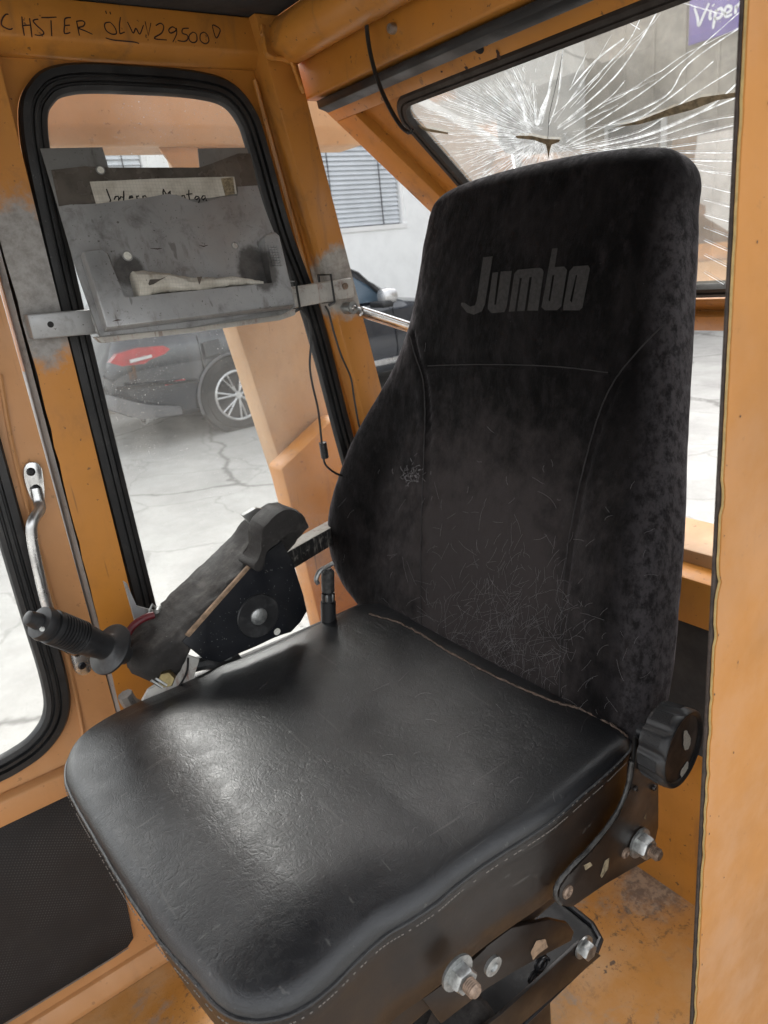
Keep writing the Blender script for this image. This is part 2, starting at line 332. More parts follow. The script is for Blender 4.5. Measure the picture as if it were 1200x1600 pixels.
def sweep(bm, path, prof, up=None, closed=False, scale=None, cap=True):
    """profile = list of (a, b) offsets along side / up vectors"""
    n = len(path); rings = []; prev = None
    for i, p in enumerate(path):
        if closed: t = (path[(i+1) % n]-path[i-1]).normalized()
        else: t = (path[min(i+1, n-1)]-path[max(i-1, 0)]).normalized()
        if up is not None: u = Vector(up)
        else:
            u = prev if prev is not None else (Vector((0, 0, 1)) if abs(t.z) < .9 else Vector((1, 0, 0)))
        s = t.cross(u).normalized(); u2 = s.cross(t).normalized(); prev = u2
        k = scale[i] if scale is not None else 1
        rings.append([bm.verts.new(p+s*(a*k)+u2*(b*k)) for a, b in prof])
    m = len(prof)
    for i in range(n if closed else n-1):
        A, B = rings[i], rings[(i+1) % n]
        for j in range(m): bm.faces.new((A[j], A[(j+1) % m], B[(j+1) % m], B[j]))
    if not closed and cap: bm.faces.new(rings[0][::-1]); bm.faces.new(rings[-1])
    return bm
def circ(r, n=10, r2=None): return [(r*math.cos(2*math.pi*i/n), (r2 or r)*math.sin(2*math.pi*i/n)) for i in range(n)]
def tube(bm, path, r, n=8, closed=False, scale=None): return sweep(bm, [Vector(p) for p in path], circ(r, n), closed=closed, scale=scale)
def lathe(bm, o, ax, prof, n=32, mod=None):
    """prof = [(distance along axis, radius)...]"""
    o = Vector(o); ax = Vector(ax).normalized(); a = ax.orthogonal().normalized(); b = ax.cross(a)
    if abs(ax.z) < .9: a = ax.cross(Vector((0, 0, 1))).normalized(); b = ax.cross(a)
    rings = []
    for d, r in prof:
        rings.append([bm.verts.new(o+ax*d+(a*math.cos(2*math.pi*i/n)+b*math.sin(2*math.pi*i/n))*(r*(mod(i/n, d) if mod else 1))) for i in range(n)])
    for A, B in zip(rings, rings[1:]):
        for j in range(n): bm.faces.new((A[j], A[(j+1) % n], B[(j+1) % n], B[j]))
    bm.faces.new(rings[0][::-1]); bm.faces.new(rings[-1]); return bm
def hexnut(bm, o, ax, r, h): lathe(bm, o, ax, [(0, r*.97), (h*.12, r), (h*.85, r), (h, r*.9)], n=6); return bm
def ribbon(bm, pts, w, nrm, taper=True, ends=(.3, 1, .3)):
    pts = [Vector(p) for p in pts]; n = len(pts); nrm = Vector(nrm); V = []
    for i, p in enumerate(pts):
        t = (pts[min(i+1, n-1)]-pts[max(i-1, 0)]).normalized(); s = t.cross(nrm).normalized()
        x = i/max(1, n-1); k = w*(ends[0]+(ends[1]-ends[0])*min(1, x*4)) if x < .5 else w*(ends[2]+(ends[1]-ends[2])*min(1, (1-x)*4))
        V.append((bm.verts.new(p-s*k/2), bm.verts.new(p+s*k/2)))
    for a, b in zip(V, V[1:]): bm.faces.new((a[0], a[1], b[1], b[0]))
def rough_up(bm, amp, sc, seed=0):
    from mathutils import noise
    for v in bm.verts:
        v.co += Vector(noise.noise_vector((v.co+Vector((seed, seed*.7, 0)))*sc))*amp
# ================================================================== THE PLACE OUTSIDE
GZ = -1.6
bm = bmn(); s = 90
vs = [bm.verts.new((x, y, GZ)) for x, y in ((-s, -s), (s, -s), (s, s), (-s, s))]; bm.faces.new(vs)
obj('ground', bm, M['ground'], kind='structure', label='pale cracked concrete yard around the machine', smooth=False)
# ---- white house with blinds
HY = 10.0
house = thing('house', (6, HY, GZ), 'white rendered house with closed pale window blinds behind the car', 'house')
wins = [(2.3, 3.75), (5.95, 7.95)]; wz = (.50, 1.75)
bm = bmn(); xs = [-1.5, wins[0][0], wins[0][1], wins[1][0], wins[1][1], 12.58]
for i in range(5):
    if i % 2 == 0: box(bm, (xs[i], HY, GZ), (xs[i+1], HY+.4, 3.7))
    else: box(bm, (xs[i], HY, GZ), (xs[i+1], HY+.4, wz[0])); box(bm, (xs[i], HY, wz[1]), (xs[i+1], HY+.4, 3.7))
obj('wall', bm, M['wall_white'], house, smooth=False)
bm = bmn(); box(bm, (-1.8, HY-.35, 3.7), (12.4, HY+6, 3.95)); obj('roof', bm, M['chip'], house)
bm = bmn(); box(bm, (-1.5, HY-.03, GZ), (12.2, HY-.002, GZ+.35)); obj('plinth', bm, M['wall_beige'], house)
for (a, b) in wins:
    bm = bmn()
    box(bm, (a, HY-.02, wz[0]-.07), (b, HY+.06, wz[0])); box(bm, (a, HY+.02, wz[1]-.06), (b, HY+.1, wz[1]))
    box(bm, (a, HY+.02, wz[0]), (a+.06, HY+.1, wz[1]-.06)); box(bm, (b-.06, HY+.02, wz[0]), (b, HY+.1, wz[1]-.06))
    w = obj('window', bm, M['frame_white'], house)
    bm = bmn(); box(bm, (a, HY+.16, wz[0]), (b, HY+.17, wz[1])); obj('pane', bm, M['pane_dark'], w)
    me = None
    for k in range(18):
        z = wz[0]+.02+k*.068
        if me is None:
            bm = bmn(); prism(bm, [(a+.07, HY+.05, z), (a+.07, HY+.085, z+.02), (a+.07, HY+.10, z+.066), (a+.07, HY+.115, z+.066), (a+.07, HY+.09, z)], (b-a-.14, 0, 0))
            o = obj('slat', bm, M['slat'], w); me = o
        else:
            c = me.copy(); SC.collection.objects.link(c); c.parent = w; c.location.z += k*.068
    for q in (.3, .78):
        bm = bmn(); box(bm, (a+(b-a)*q, HY+.035, wz[0]), (a+(b-a)*q+.012, HY+.045, wz[1]-.06)); obj('blind_cord', bm, M['tyre'], w)
# ---- beige boarded shed behind the machine, with a banner
shed = thing('shed', (13, 5, GZ), 'beige boarded building seen through the cracked glass', 'building')
bm = bmn(); box(bm, (12.6, -6, GZ), (13, HY+.8, 5.5)); obj('wall', bm, M['wall_beige'], shed)
bm = bmn(); prism(bm, [(12.2, -6.3, 5.5), (12.2, -6.3, 5.65), (17, -6.3, 7.5), (17, -6.3, 7.3)], (0, HY+6.3, 0)); obj('roof', bm, M['car_black'], shed)
for k in range(26):
    y = -5.9+k*.6; bm = bmn(); box(bm, (12.56, y, GZ+.3), (12.598, y+.06, 5.4), .01); obj('batten', bm, M['wall_beige'], shed)
bm = bmn(); box(bm, (12.5, 8.2, .4), (12.555, 9.5, 1.9), .01); w = obj('window', bm, M['frame_white'], shed)
bm = bmn(); box(bm, (12.49, 8.3, .5), (12.499, 9.4, 1.8)); obj('pane', bm, M['pane_dark'], w)
BP = lambda u, v: AX(u, v, 12.44)
q0 = BP(1075, 62); q1 = BP(1172, 40); q0.z = min(q0.z, q1.z)
bm = bmn(); box(bm, (12.45, q1.y-1.1, q0.z), (12.49, q0.y, q0.z+1.3), .005)
ban = obj('banner', bm, M['purple'], label='purple banner with white lettering on the building behind', cat='banner')
bm = bmn()
for st in ([(1085, 12), (1090, 28), (1092, 40), (1100, 22), (1108, 5)], [(1111, 15), (1109, 27), (1112, 30)], [(1114, 7), (1115, 9)], [(1119, 15), (1114, 45)],
           [(1118, 18), (1126, 13), (1129, 20), (1124, 28), (1116, 29)], [(1132, 22), (1141, 17), (1142, 11), (1136, 10), (1132, 18), (1135, 26), (1144, 22)],
           [(1150, 8), (1149, 22)], [(1150, 13), (1157, 4), (1162, 4)]):
    ribbon(bm, catmull([BP(*p) for p in st], 4), .045, (-1, 0, 0), ends=(.7, 1, .7))
obj('lettering', bm, M['white_print'], ban, smooth=False)
# ---- dark SUV
car = thing('parked_car', (4.3, 8.1, GZ), 'dark suv with red tail light parked in front of the white house', 'car')
CX, CYs = 1.92, 7.2
def carx(x): return CX+x
st = [(0, .50, .85, .93, .70, .55), (.05, .40, .90, 1.02, .84, .66), (.16, .34, 1.0, 1.2, .93, .74), (.34, .30, 1.06, 1.45, .965, .76), (.6, .27, 1.08, 1.63, .98, .76), (1.2, .25, 1.07, 1.72, .985, .77),
      (2.2, .25, 1.05, 1.75, .985, .77), (2.9, .25, 1.04, 1.66, .985, .75), (3.4, .26, 1.03, 1.36, .985, .78), (3.75, .28, 1.02, 1.12, .98, .82), (4.2, .30, .96, 1.05, .97, .8), (4.6, .32, .85, .95, .93, .7), (4.84, .36, .70, .80, .80, .55), (4.9, .45, .62, .68, .6, .4)]
yc = CYs+.985
V = []; F = []; keys = list(zip(*st)); xsamp = np.linspace(0, 4.9, 70)
for x in xsamp:
    zl, zb, zr, w1, w2 = [float(np.interp(x, keys[0], k)) for k in keys[1:]]
    h = [(zl, w1*.90), (zl+.06, w1*.97), (zl+.3, w1), (zb-.12, w1*.985), (zb-.04, w1*.97), (zb, w1*.94), ((zb+zr)/2, (w1*.94+w2)/2), (zr-.06, w2), (zr, w2*.85), (zr+.02, w2*.4)]
    ring = [(carx(x), yc-b, GZ+a) for a, b in h]+[(carx(x), yc+b, GZ+a) for a, b in h[::-1]]
    V += ring
m = 20
for i in range(len(xsamp)-1):
    for j in range(m): F.append((i*m+j, i*m+(j+1) % m, (i+1)*m+(j+1) % m, (i+1)*m+j))
F.append(tuple(range(m))[::-1]); F.append(tuple((len(xsamp)-1)*m+j for j in range(m)))
obj('body', (V, F), M['car_paint'], car, sharp=28)
def sidepoly(pts, thick=.015):
    """pts = (x along car, z above ground, y in from the side plane)"""
    bm = bmn(); prism(bm, [(carx(a), CYs+c-.02, GZ+b) for a, b, c in pts], (0, thick, 0)); return bm
obj('side_window', sidepoly([(.42, 1.14, .10), (.55, 1.48, .21), (1.0, 1.60, .235), (2.3, 1.64, .24), (2.3, 1.12, .06), (1.0, 1.13, .06)]), M['car_glass'], car)
obj('side_window', sidepoly([(2.36, 1.12, .06), (2.36, 1.64, .24), (2.75, 1.60, .235), (3.35, 1.24, .11), (3.42, 1.12, .06)]), M['car_glass'], car)
for hx in (1.27, 4.13):
    bm = bmn(); lathe(bm, (carx(hx), CYs-.012, GZ+.38), (0, 1, 0), [(0, .41), (.012, .425), (.10, .425)], n=40); obj('wheel_arch', bm, M['car_black'], car)
    bm = bmn(); lathe(bm, (carx(hx), CYs-.03, GZ+.375), (0, 1, 0), [(0, .27), (0, .30), (.0, .345), (.03, .37), (.2, .375), (.25, .35)], n=48); wl = obj('wheel', bm, M['tyre'], car)
    bm = bmn(); c0 = Vector((carx(hx), CYs-.034, GZ+.375))
    sweep(bm, [c0+Vector((math.cos(a)*.26, 0, math.sin(a)*.26)) for a in np.linspace(0, 2*math.pi, 40, endpoint=False)], circ(.014, 6), closed=True)
    for k in range(7):
        for dd in (-.13, .13):
            a = 2*math.pi*k/7+.3; a2 = a+dd
            tube(bm, [c0+Vector((math.cos(a)*.04, 0, math.sin(a)*.04)), c0+Vector((math.cos(a2)*.26, -.004, math.sin(a2)*.26))], .010, 6)
    lathe(bm, c0-Vector((0, .012, 0)), (0, 1, 0), [(0, .035), (.02, .05)], n=16)
    obj('rim', bm, M['rim'], wl)
obj('tail_light', sidepoly([(.02, .93, -.0), (.10, 1.0, -.01), (.30, 1.03, -.02), (.56, 1.01, -.02), (.62, .97, -.02), (.56, .93, -.02), (.40, .90, -.02), (.34, .87, -.02), (.12, .88, -.01)], .1), M['tail'], car)
obj('reversing_light', sidepoly([(.2, .90, -.035), (.42, .92, -.035), (.42, .945, -.035), (.2, .93, -.035)], .03), M['tail_white'], car)
bm = bmn(); box(bm, (carx(.50), CYs-.025, GZ+.62), (carx(.72), CYs-.01, GZ+.65), .004); obj('reflector', bm, M['tail'], car)
bm = bmn(); prism(bm, [(carx(x), CYs-.03, GZ+z) for x, z in ((-.03, .46), (.0, .60), (.28, .46), (.62, .38), (.62, .30), (.2, .33))], (0, .9, 0), .01); obj('bumper_skirt', bm, M['car_trim'], car)
bm = bmn(); lathe(bm, (carx(.30), CYs+.06, GZ+.33), (-1, -.35, -.1), [(-.1, .055), (.08, .055), (.08, .045), (.0, .04)], n=16); obj('exhaust', bm, M['chrome'], car)
obj('bumper_crease', sidepoly([(.02, .70, -.012), (.5, .66, -.014), (.86, .62, -.012), (.86, .60, -.012), (.5, .63, -.014), (.02, .66, -.012)], .02), M['car_black'], car)
obj('fuel_flap', sidepoly([(.98, .98, -.004), (1.16, .99, -.004), (1.17, .84, -.004), (.99, .83, -.004)], .012), M['car_paint'], car)
bm = bmn(); sweep(bm, [Vector((carx(1.27)+math.cos(a)*.44, CYs-.008, GZ+.38+math.sin(a)*.44)) for a in np.linspace(-.3, math.pi+.3, 30)], circ(.016, 6), up=(0, -1, 0)); obj('arch_lip', bm, M['car_trim'], car)
bm = bmn(); lathe(bm, (carx(3.28), CYs-.17, GZ+1.17), (1, 0, 0), [(-.1, .04), (-.08, .085), (0, .1), (.1, .085), (.14, .03)], n=16); o = obj('mirror_shell', bm, M['rim'], car)
bm = bmn(); box(bm, (carx(3.14), CYs-.28, GZ+1.05), (carx(3.3), CYs+.02, GZ+1.12), .03); obj('mirror_foot', bm, M['car_black'], car)
bm = bmn(); tube(bm, [(carx(3.45), CYs+.03, GZ+1.09), (carx(3.1), CYs+.12, GZ+1.46), (carx(2.75), CYs+.2, GZ+1.63)], .02, 6); obj('windscreen_pillar', bm, M['car_black'], car)
bm = bmn(); box(bm, (carx(1.75), CYs-.015, GZ+.36), (carx(3.6), CYs+.02, GZ+.43), .01); obj('sill_trim', bm, M['rim'], car)
for hx in (1.9, 2.9):
    bm = bmn(); box(bm, (carx(hx), CYs-.03, GZ+.93), (carx(hx)+.18, CYs+.0, GZ+.96), .01); obj('door_handle', bm, M['car_paint'], car)
bm = bmn()
for hx in (.95, 2.33, 3.5): tube(bm, [(carx(hx), CYs-.0, GZ+.42), (carx(hx), CYs-.003, GZ+.7), (carx(hx), CYs+.03, GZ+1.05)], .006, 4)
obj('door_gap', bm, M['dark'], car, kind='stuff')
# ---- outer roll-over frame of the machine
rops = thing('rollover_frame', (.8, 1.5, -1.2), 'orange roll-over frame, toned peach for outdoor light, standing outside the side window', 'roll-over frame')
bm = bmn(); prism(bm, [(-.6, 1.46, .245), (-.6, 1.44, .275), (-.6, 1.44, .41), (-.6, 1.56, .41), (-.6, 1.56, .245)], (1.66, 0, 0), .006)
obj('top_beam', bm, M['orange_out'], rops)
L1, L2 = AY(365, 500, 1.48), AY(510, 950, 1.48); dv = (L2-L1)/(L2.z-L1.z)
T = L1+dv*(.25-L1.z); Bt = L1+dv*(-1.1-L1.z)
bm = bmn(); prism(bm, [T, T+Vector((.17, 0, 0)), Bt+Vector((.17, 0, 0)), Bt], (0, .08, 0), .008); obj('column', bm, M['orange_out'], rops)
g = T+Vector((0, -.003, 0)); bm = bmn(); prism(bm, [g+Vector((-.045, 0, 0)), g+Vector((.08, 0, 0)), g+Vector((.08, 0, -.02)), g+Vector((.012, 0, -.075)), g+Vector((-.012, 0, -.055))], (0, -.006, 0), .001); obj('gusset', bm, M['orange_out'], rops)
bm = bmn(); g = AY(430, 730, 1.47); prism(bm, [(g.x-.02, 1.40, -.42), (g.x+.13, 1.40, -.34), (g.x+.5, 1.40, -.34), (g.x+.5, 1.40, -1.3), (g.x+.06, 1.40, -1.3)], (0, .07, 0), .01)
obj('side_cover', bm, M['orange'], rops)
# ================================================================== THE CAB
FZ = -1.28
bm = bmn(); box(bm, (-.9, .22, FZ-.06), (1.16, 1.24, FZ)); obj('cab_floor', bm, M['floor'], kind='structure', label='worn orange painted floor plate under the seat', smooth=False)
cab = thing('cab_frame', (.3, 1.2, FZ), 'orange painted steel cab frame around the seat, with marker writing on its top beam', 'cab frame')
YB = 1.18
bm = bmn(); box(bm, (-.8, .26, .385), (.70, 1.24, .40)); obj('ceiling_panel', bm, M['headliner'], cab)
bm = bmn(); box(bm, (-.8, .2, .41), (.80, 1.26, .45), .01); obj('roof_skin', bm, M['orange'], cab)
bm = bmn(); box(bm, (-.8, .21, .33), (.80, .26, .41), .006); obj('near_shade_beam', bm, M['orange'], cab)  # unseen door header, added to darken the upper cab
bm = bmn(); box(bm, (-.84, .21, .30), (-.78, 1.3, .41), .006); obj('front_shade_beam', bm, M['orange'], cab)  # unseen windscreen header, put in to shade the cab top
bm = bmn(); box(bm, (-.84, 1.16, FZ), (-.78, 1.24, .3), .006); obj('front_pillar', bm, M['orange'], cab)
# top beam over the side window: face, chamfer, recess lip
zb = AY(405, 83, YB).z
bm = bmn(); prism(bm, [(-.8, YB, .384), (-.8, YB, zb), (-.8, YB+.022, zb-.018), (-.8, YB+.07, zb-.018), (-.8, YB+.07, .384)], (1.48, 0, 0), .004)
beam = obj('top_beam', bm, M['orange'], cab)
# marker writing
def gr(pts, ox): return [AY(ox+x/6, y/6, YB-.0008) for x, y in pts]
S1 = [[(80,135),(55,135),(25,170),(12,215),(25,245),(70,270),(100,275),(118,265)], [(205,155),(212,240),(228,335)], [(277,170),(290,260),(300,350)], [(212,240),(290,235)],
 [(360,180),(325,185),(312,200),(345,240),(400,290),(408,318),(370,332),(325,325)], [(388,165),(450,165),(530,160)], [(478,190),(485,340)],
 [(665,165),(610,175),(605,240),(605,312),(660,305)], [(608,240),(655,235)], [(718,200),(730,260),(745,335)], [(715,200),(770,195),(795,215),(780,245),(735,262),(800,290),(868,322)],
 [(1030,208),(990,215),(980,245),(1000,290),(1050,320),(1090,315),(1085,275),(1060,235),(1030,208)], [(990,100),(998,130)], [(1030,110),(1038,135)],
 [(1130,160),(1120,230),(1122,300),(1130,315),(1170,300)]]
S2 = [[(30,355),(100,375),(200,385),(300,395),(345,408)], [(235,205),(262,260),(290,310),(315,265),(350,320),(385,235)], [(400,200),(430,335),(455,215)], [(426,370),(430,378)],
 [(500,240),(545,218),(575,250),(555,310),(485,360),(605,375)], [(690,270),(655,252),(622,280),(640,310),(685,290),(692,262),(695,320),(660,395)],
 [(810,265),(755,270),(750,310),(795,330),(800,365),(770,388),(705,380)], [(850,300),(815,330),(815,375),(850,400),(885,380),(880,320),(850,300)],
 [(955,300),(920,320),(920,380),(965,410),(998,385),(985,330),(955,300)], [(1030,245),(1045,235),(1100,270),(1098,310),(1065,355),(1030,245)], [(1058,398),(1063,406)]]
bm = bmn()
for S, ox in ((S1, 0), (S2, 160)):
    for k, q in enumerate(S):
        P = gr(q, ox); P = catmull(P, 4) if len(P) > 4 else P
        ribbon(bm, P, .0019 if len(q) > 2 else .0022, (0, -1, 0), ends=(.8, 1, .7))
obj('writing', bm, M['ink'], beam, smooth=False)
# panel with the window opening (rounded), rear-leaning side
def path_y(px, y, k=6, closed=True): return catmull([AY(u, v, y) for u, v in px], k, closed)
WY = 1.205
outer = [(.268, -.56), (.266, -.2), (.268, .1), (.277, .235), (.306, .287), (.356, .308), (.45, .311), (.56, .307), (.618, .291), (.652, .25), (.666, .19), (.688, .06), (.728, -.09), (.762, -.32), (.80, -.56), (.815, -.66), (.80, -.72), (.75, -.745), (.35, -.745), (.29, -.73), (.270, -.67)]
outer = [(a, b) for a, b in outer]
OP = catmull([Vector((a, WY, b)) for a, b in outer], 6, True)
# sheet around the opening: strips from the opening out to the frame
fr = bmn(); n = len(OP)
def outp(p):
    c = Vector((.5, WY, -.17)); d = p-c; ra, rb_ = .732+.176*.274-.014, .176; kx = (ra-rb_*c.z-c.x)/(d.x+rb_*d.z) if d.x+rb_*d.z > 1e-6 and d.x > 0 else .30/max(1e-6, abs(d.x)); kz = (.50 if d.z > 0 else .72)/max(1e-6, abs(d.z)); return c+d*min(kx, kz)
A = [fr.verts.new(p+Vector((0, .006, 0))) for p in OP]; B = [fr.verts.new(outp(p)+Vector((0, .006, 0))) for p in OP]
C_ = [fr.verts.new(p+Vector((0, .03, 0))) for p in OP]; D_ = [fr.verts.new(outp(p)+Vector((0, .03, 0))) for p in OP]
for i in range(n):
    j = (i+1) % n; fr.faces.new((A[i], A[j], B[j], B[i])); fr.faces.new((C_[i], D_[i], D_[j], C_[j])); fr.faces.new((A[i], C_[i], C_[j], A[j])); fr.faces.new((B[i], B[j], D_[j], D_[i]))
obj('window_panel', fr, M['orange'], cab)
# seal: profile with two grooves
def seal(bm, path, w, t, up, inward):
    prof = [(0, 0), (0, t*.7), (w*.10, t), (w*.36, t), (w*.40, t*.62), (w*.46, t*.62), (w*.50, t*.95), (w*.62, t*.95), (w*.66, t*.6), (w*.72, t*.6), (w*.76, t*.8), (w*.94, t*.7), (w, t*.35), (w, 0)]
    prof = [(a*inward, b) for a, b in prof]; sweep(bm, path, prof, up=up, closed=True)
bm = bmn(); seal(bm, OP, .038, .016, (0, -1, 0), 1)
sl_ = obj('window_seal', bm, M['rubber'], cab)
def inset(P, d):
    n = len(P); out = []
    for i in range(n):
        t = (P[(i+1) % n]-P[i-1]).normalized(); s = t.cross(Vector((0, -1, 0))).normalized(); out.append(P[i]+s*d)
    return out
bm = bmn(); gp = inset(OP, .02); vs = [bm.verts.new(p+Vector((0, .004, 0))) for p in gp]; f = bm.faces.new(vs); obj('window_pane', bm, M['glass'], cab, smooth=False)
# door post
jag = []
for i in range(60):
    z = .35-i*(1.60/59); jag.append(Vector((.2095-.009*max(0, (-z-.1)/.5)+random.uniform(-1, 1)*.0012, YB, z)))
ztop, zbot = .36, -1.27
bm = bmn(); prism(bm, [(.2135, YB+.001, ztop), (.262, YB+.001, ztop), (.260, YB+.001, zbot), (.200, YB+.001, zbot)], (0, .055, 0)); obj('post_core', bm, M['chip'], cab)
bm = bmn(); pts = [(.2645, YB-.0012, ztop)]+[(p.x, YB-.0012, p.z) for p in jag]+[(.2605, YB-.0012, zbot)]; prism(bm, pts, (0, .0018, 0)); obj('door_post', bm, M['orange_post'], cab)
bm = bmn(); prism(bm, [(.2645, YB-.001, ztop), (.2605, YB-.001, zbot), (.2605, YB+.03, zbot), (.2645, YB+.03, ztop)], (.0015, 0, 0)); obj('post_return', bm, M['orange_post'], cab)
bm = bmn(); prism(bm, [(.2085, YB+.004, ztop), (.196, YB+.004, zbot), (.190, YB+.012, zbot), (.204, YB+.012, ztop)], (0, .05, 0)); obj('post_flange', bm, M['grey_metal2'], cab)
# rear corner pillar (front face, side face)
P0, P1 = AY(417, 93, 1.16), AY(566, 636, 1.16); Q0, Q1 = AY(478, 145, 1.16), AY(593, 593, 1.16)
def onl(a, b, z): return a+(b-a)*((z-a.z)/(b.z-a.z))
tp = .384; bt = -1.27
bm = bmn(); q = [onl(P0, P1, tp), onl(Q0, Q1, tp), onl(Q0, Q1, bt), onl(P0, P1, bt)]
prism(bm, q, (0, .06, 0), .003); obj('corner_pillar', bm, M['orange_pillar'], cab)
# folded flange between pillar and window
bm = bmn(); a = AY(394, 99, 1.2); b_ = AY(549, 665, 1.2)
tube(bm, [onl(a, b_, .30)+Vector((-.004, 0, 0)), onl(a, b_, -.6)+Vector((-.004, 0, 0))], .004, 6); obj('weld_fold', bm, M['orange'], cab)
# rear upper: round tube, box beam
bm = bmn()
c = Vector((.722, 0, .352)); prof = []
sweep(bm, [Vector((.712, y, .350)) for y in (1.19, .25)], circ(.036, 20), up=(0, 0, 1)); obj('roof_tube', bm, M['orange'], cab)
bm = bmn(); box(bm, (.742, .25, .268), (.80, 1.19, .336), .004); rb = obj('rear_beam', bm, M['orange'], cab)
bm = bmn(); o = AX(616, 45, .742); lathe(bm, o, (-1, 0, 0), [(0, .007), (.004, .0075), (.009, .006)], n=12); obj('bolt', bm, M['zinc'], rb)
# weld bead at the corner
bm = bmn(); pth = [AY(410, 40, 1.155), AY(412, 62, 1.155), AY(420, 88, 1.15), AY(452, 94, 1.15), AY(462, 115, 1.15), AY(474, 146, 1.15)]
tube(bm, catmull(pth, 6), .004, 8); rough_up(bm, .002, 150); obj('weld_bead', bm, M['orange'], cab)
# rear ledge and lower wall
bm = bmn(); prism(bm, [(1.0, .25, -.552), (1.0, .25, -.638), (1.05, .25, -.638), (1.05, .25, -.545)], (0, .95, 0), .006); obj('rear_ledge', bm, M['orange'], cab)
bm = bmn(); box(bm, (1.012, .25, -.90), (1.03, 1.2, -.64)); obj('rear_mat', bm, M['headliner'], cab)
bm = bmn(); box(bm, (1.032, .2, FZ-.05), (1.06, 1.24, -.60)); obj('rear_wall', bm, M['orange'], cab)
bm = bmn(); prism(bm, [(1.043, .2, -.575), (1.043, .2, -.522), (1.07, .2, -.518), (1.15, .2, -.51), (1.15, .2, -.575)], (0, 1.1, 0), .004)
obj('engine_cover', bm, M['orange_out'], label='orange engine cover toned for outdoor light behind the rear ledge', cat='engine cover')
# near door post (foreground)
npz = [.45, -1.6]; ey = .30
e0, e1 = AY(1166, 100, ey), AY(1088, 1590, ey)
core = [onl(e0, e1, .5)+Vector((-.0005, .004, 0)), onl(e0, e1, -1.6)+Vector((-.0045, .004, 0))]
bm = bmn(); prism(bm, [core[0], core[1], core[1]+Vector((.25, 0, 0)), core[0]+Vector((.25, 0, 0))], (0, .0025, 0), .0005); obj('near_post_core', bm, M['chip'], cab)
L = []; N_ = 260
from mathutils import noise as mn
for i in range(N_):
    z = .5-i*2.1/(N_-1); p = onl(e0, e1, z)
    w = max(0, mn.noise(Vector((0, 3, z*38))))*.006+max(0, mn.noise(Vector((7, 3, z*110))))*.0025
    if z > -.2: w *= .35
    L.append(p+Vector((w, 0, 0)))
bm = bmn(); far = [onl(e0, e1, .5)+Vector((.255, 0, 0)), onl(e0, e1, -1.6)+Vector((.255, 0, 0))]
prism(bm, L+[far[1], far[0]], (0, .0035, 0)); np_ = obj('near_post', bm, M['post_near'], cab)
bm = bmn(); prism(bm, [p+Vector((-.0006+.0009*mn.noise(Vector((1, 1, p.z*30))), .0012, 0)) for p in L]+[far[1]+Vector((-.05, .001, 0)), far[0]+Vector((-.05, .001, 0))], (0, .0018, 0)); obj('primer_edge', bm, M['bare'], np_)
bm = bmn()
for k in range(46):
    z = random.uniform(-1.5, .3); p = onl(e0, e1, z)+Vector((random.choice((random.uniform(.001, .006), random.uniform(.004, .045))), -.0005, 0)); r = random.uniform(.0003, .0011)
    bm.faces.new([bm.verts.new(p+Vector((math.cos(t)*r*random.uniform(.6, 1.4), 0, math.sin(t)*r*random.uniform(.8, 2.2)))) for t in (0, .9, 1.9, 2.8, 3.9, 5.1)])
obj('paint_chip', bm, M['chip'], np_, kind='stuff', smooth=False)
# ================================================================== CAB DOOR (left)
DY = 1.20
door = thing('cab_door', (.0, DY, FZ), 'faded orange cab door, toned peach for sky glare, with window, aluminium grab handle and black mat', 'cab door')
DO = [(.141, -.05), (.136, -.3), (.134, -.45), (.133, -.6), (.119, -.67), (.082, -.713), (.031, -.733), (-.05, -.738), (-.35, -.738), (-.46, -.70), (-.5, -.6), (-.5, .2), (-.46, .28), (-.35, .31), (0, .31), (.09, .29), (.138, .22), (.144, .1)]
DP = catmull([Vector((a, DY-.004, b)) for a, b in DO], 6, True); n = len(DP)
bm = bmn()
def outd(p):
    c = Vector((-.18, DY-.004, -.21)); d = p-c; hx = .373 if d.x > 0 else .40; hz = .56 if d.z > 0 else .60
    q = c+d*min(hx/max(1e-6, abs(d.x)), hz/max(1e-6, abs(d.z))); return q
A = [bm.verts.new(p) for p in DP]; B = [bm.verts.new(outd(p)) for p in DP]; C_ = [bm.verts.new(p+Vector((0, .03, 0))) for p in DP]; D_ = [bm.verts.new(outd(p)+Vector((0, .03, 0))) for p in DP]
for i in range(n):
    j = (i+1) % n; bm.faces.new((A[i], A[j], B[j], B[i])); bm.faces.new((C_[i], D_[i], D_[j], C_[j])); bm.faces.new((A[i], C_[i], C_[j], A[j])); bm.faces.new((B[i], B[j], D_[j], D_[i]))
obj('door_frame', bm, M['orange_door'], door)
bm = bmn(); box(bm, (-.6, DY-.004, FZ+.01), (.188, DY+.026, -.808)); obj('door_skin', bm, M['orange_door'], door)
bm = bmn(); seal(bm, [p+Vector((0, -.001, 0)) for p in DP], .040, .018, (0, -1, 0), 1)
obj('door_seal', bm, M['rubber'], door)
bm = bmn(); vs = [bm.verts.new(p+Vector((0, .006, 0))) for p in DP]; bm.faces.new(vs); obj('door_pane', bm, M['glass_door'], door, smooth=False)
# pressed ridge down the stile, bottom rail folds
bm = bmn(); rp = [AY(u, v, DY-.006) for u, v in ((0, 585), (20, 700), (50, 820), (85, 950), (110, 1050), (127, 1130), (129, 1150))]
tube(bm, catmull(rp, 5), .0035, 6); obj('pressed_ridge', bm, M['orange_door'], door)
bm = bmn(); prism(bm, [(-.6, DY-.005, -.765), (-.6, DY-.022, -.772), (-.6, DY-.024, -.815), (-.6, DY-.005, -.820)], (.785, 0, 0), .003); obj('bottom_rail', bm, M['orange_door'], door)
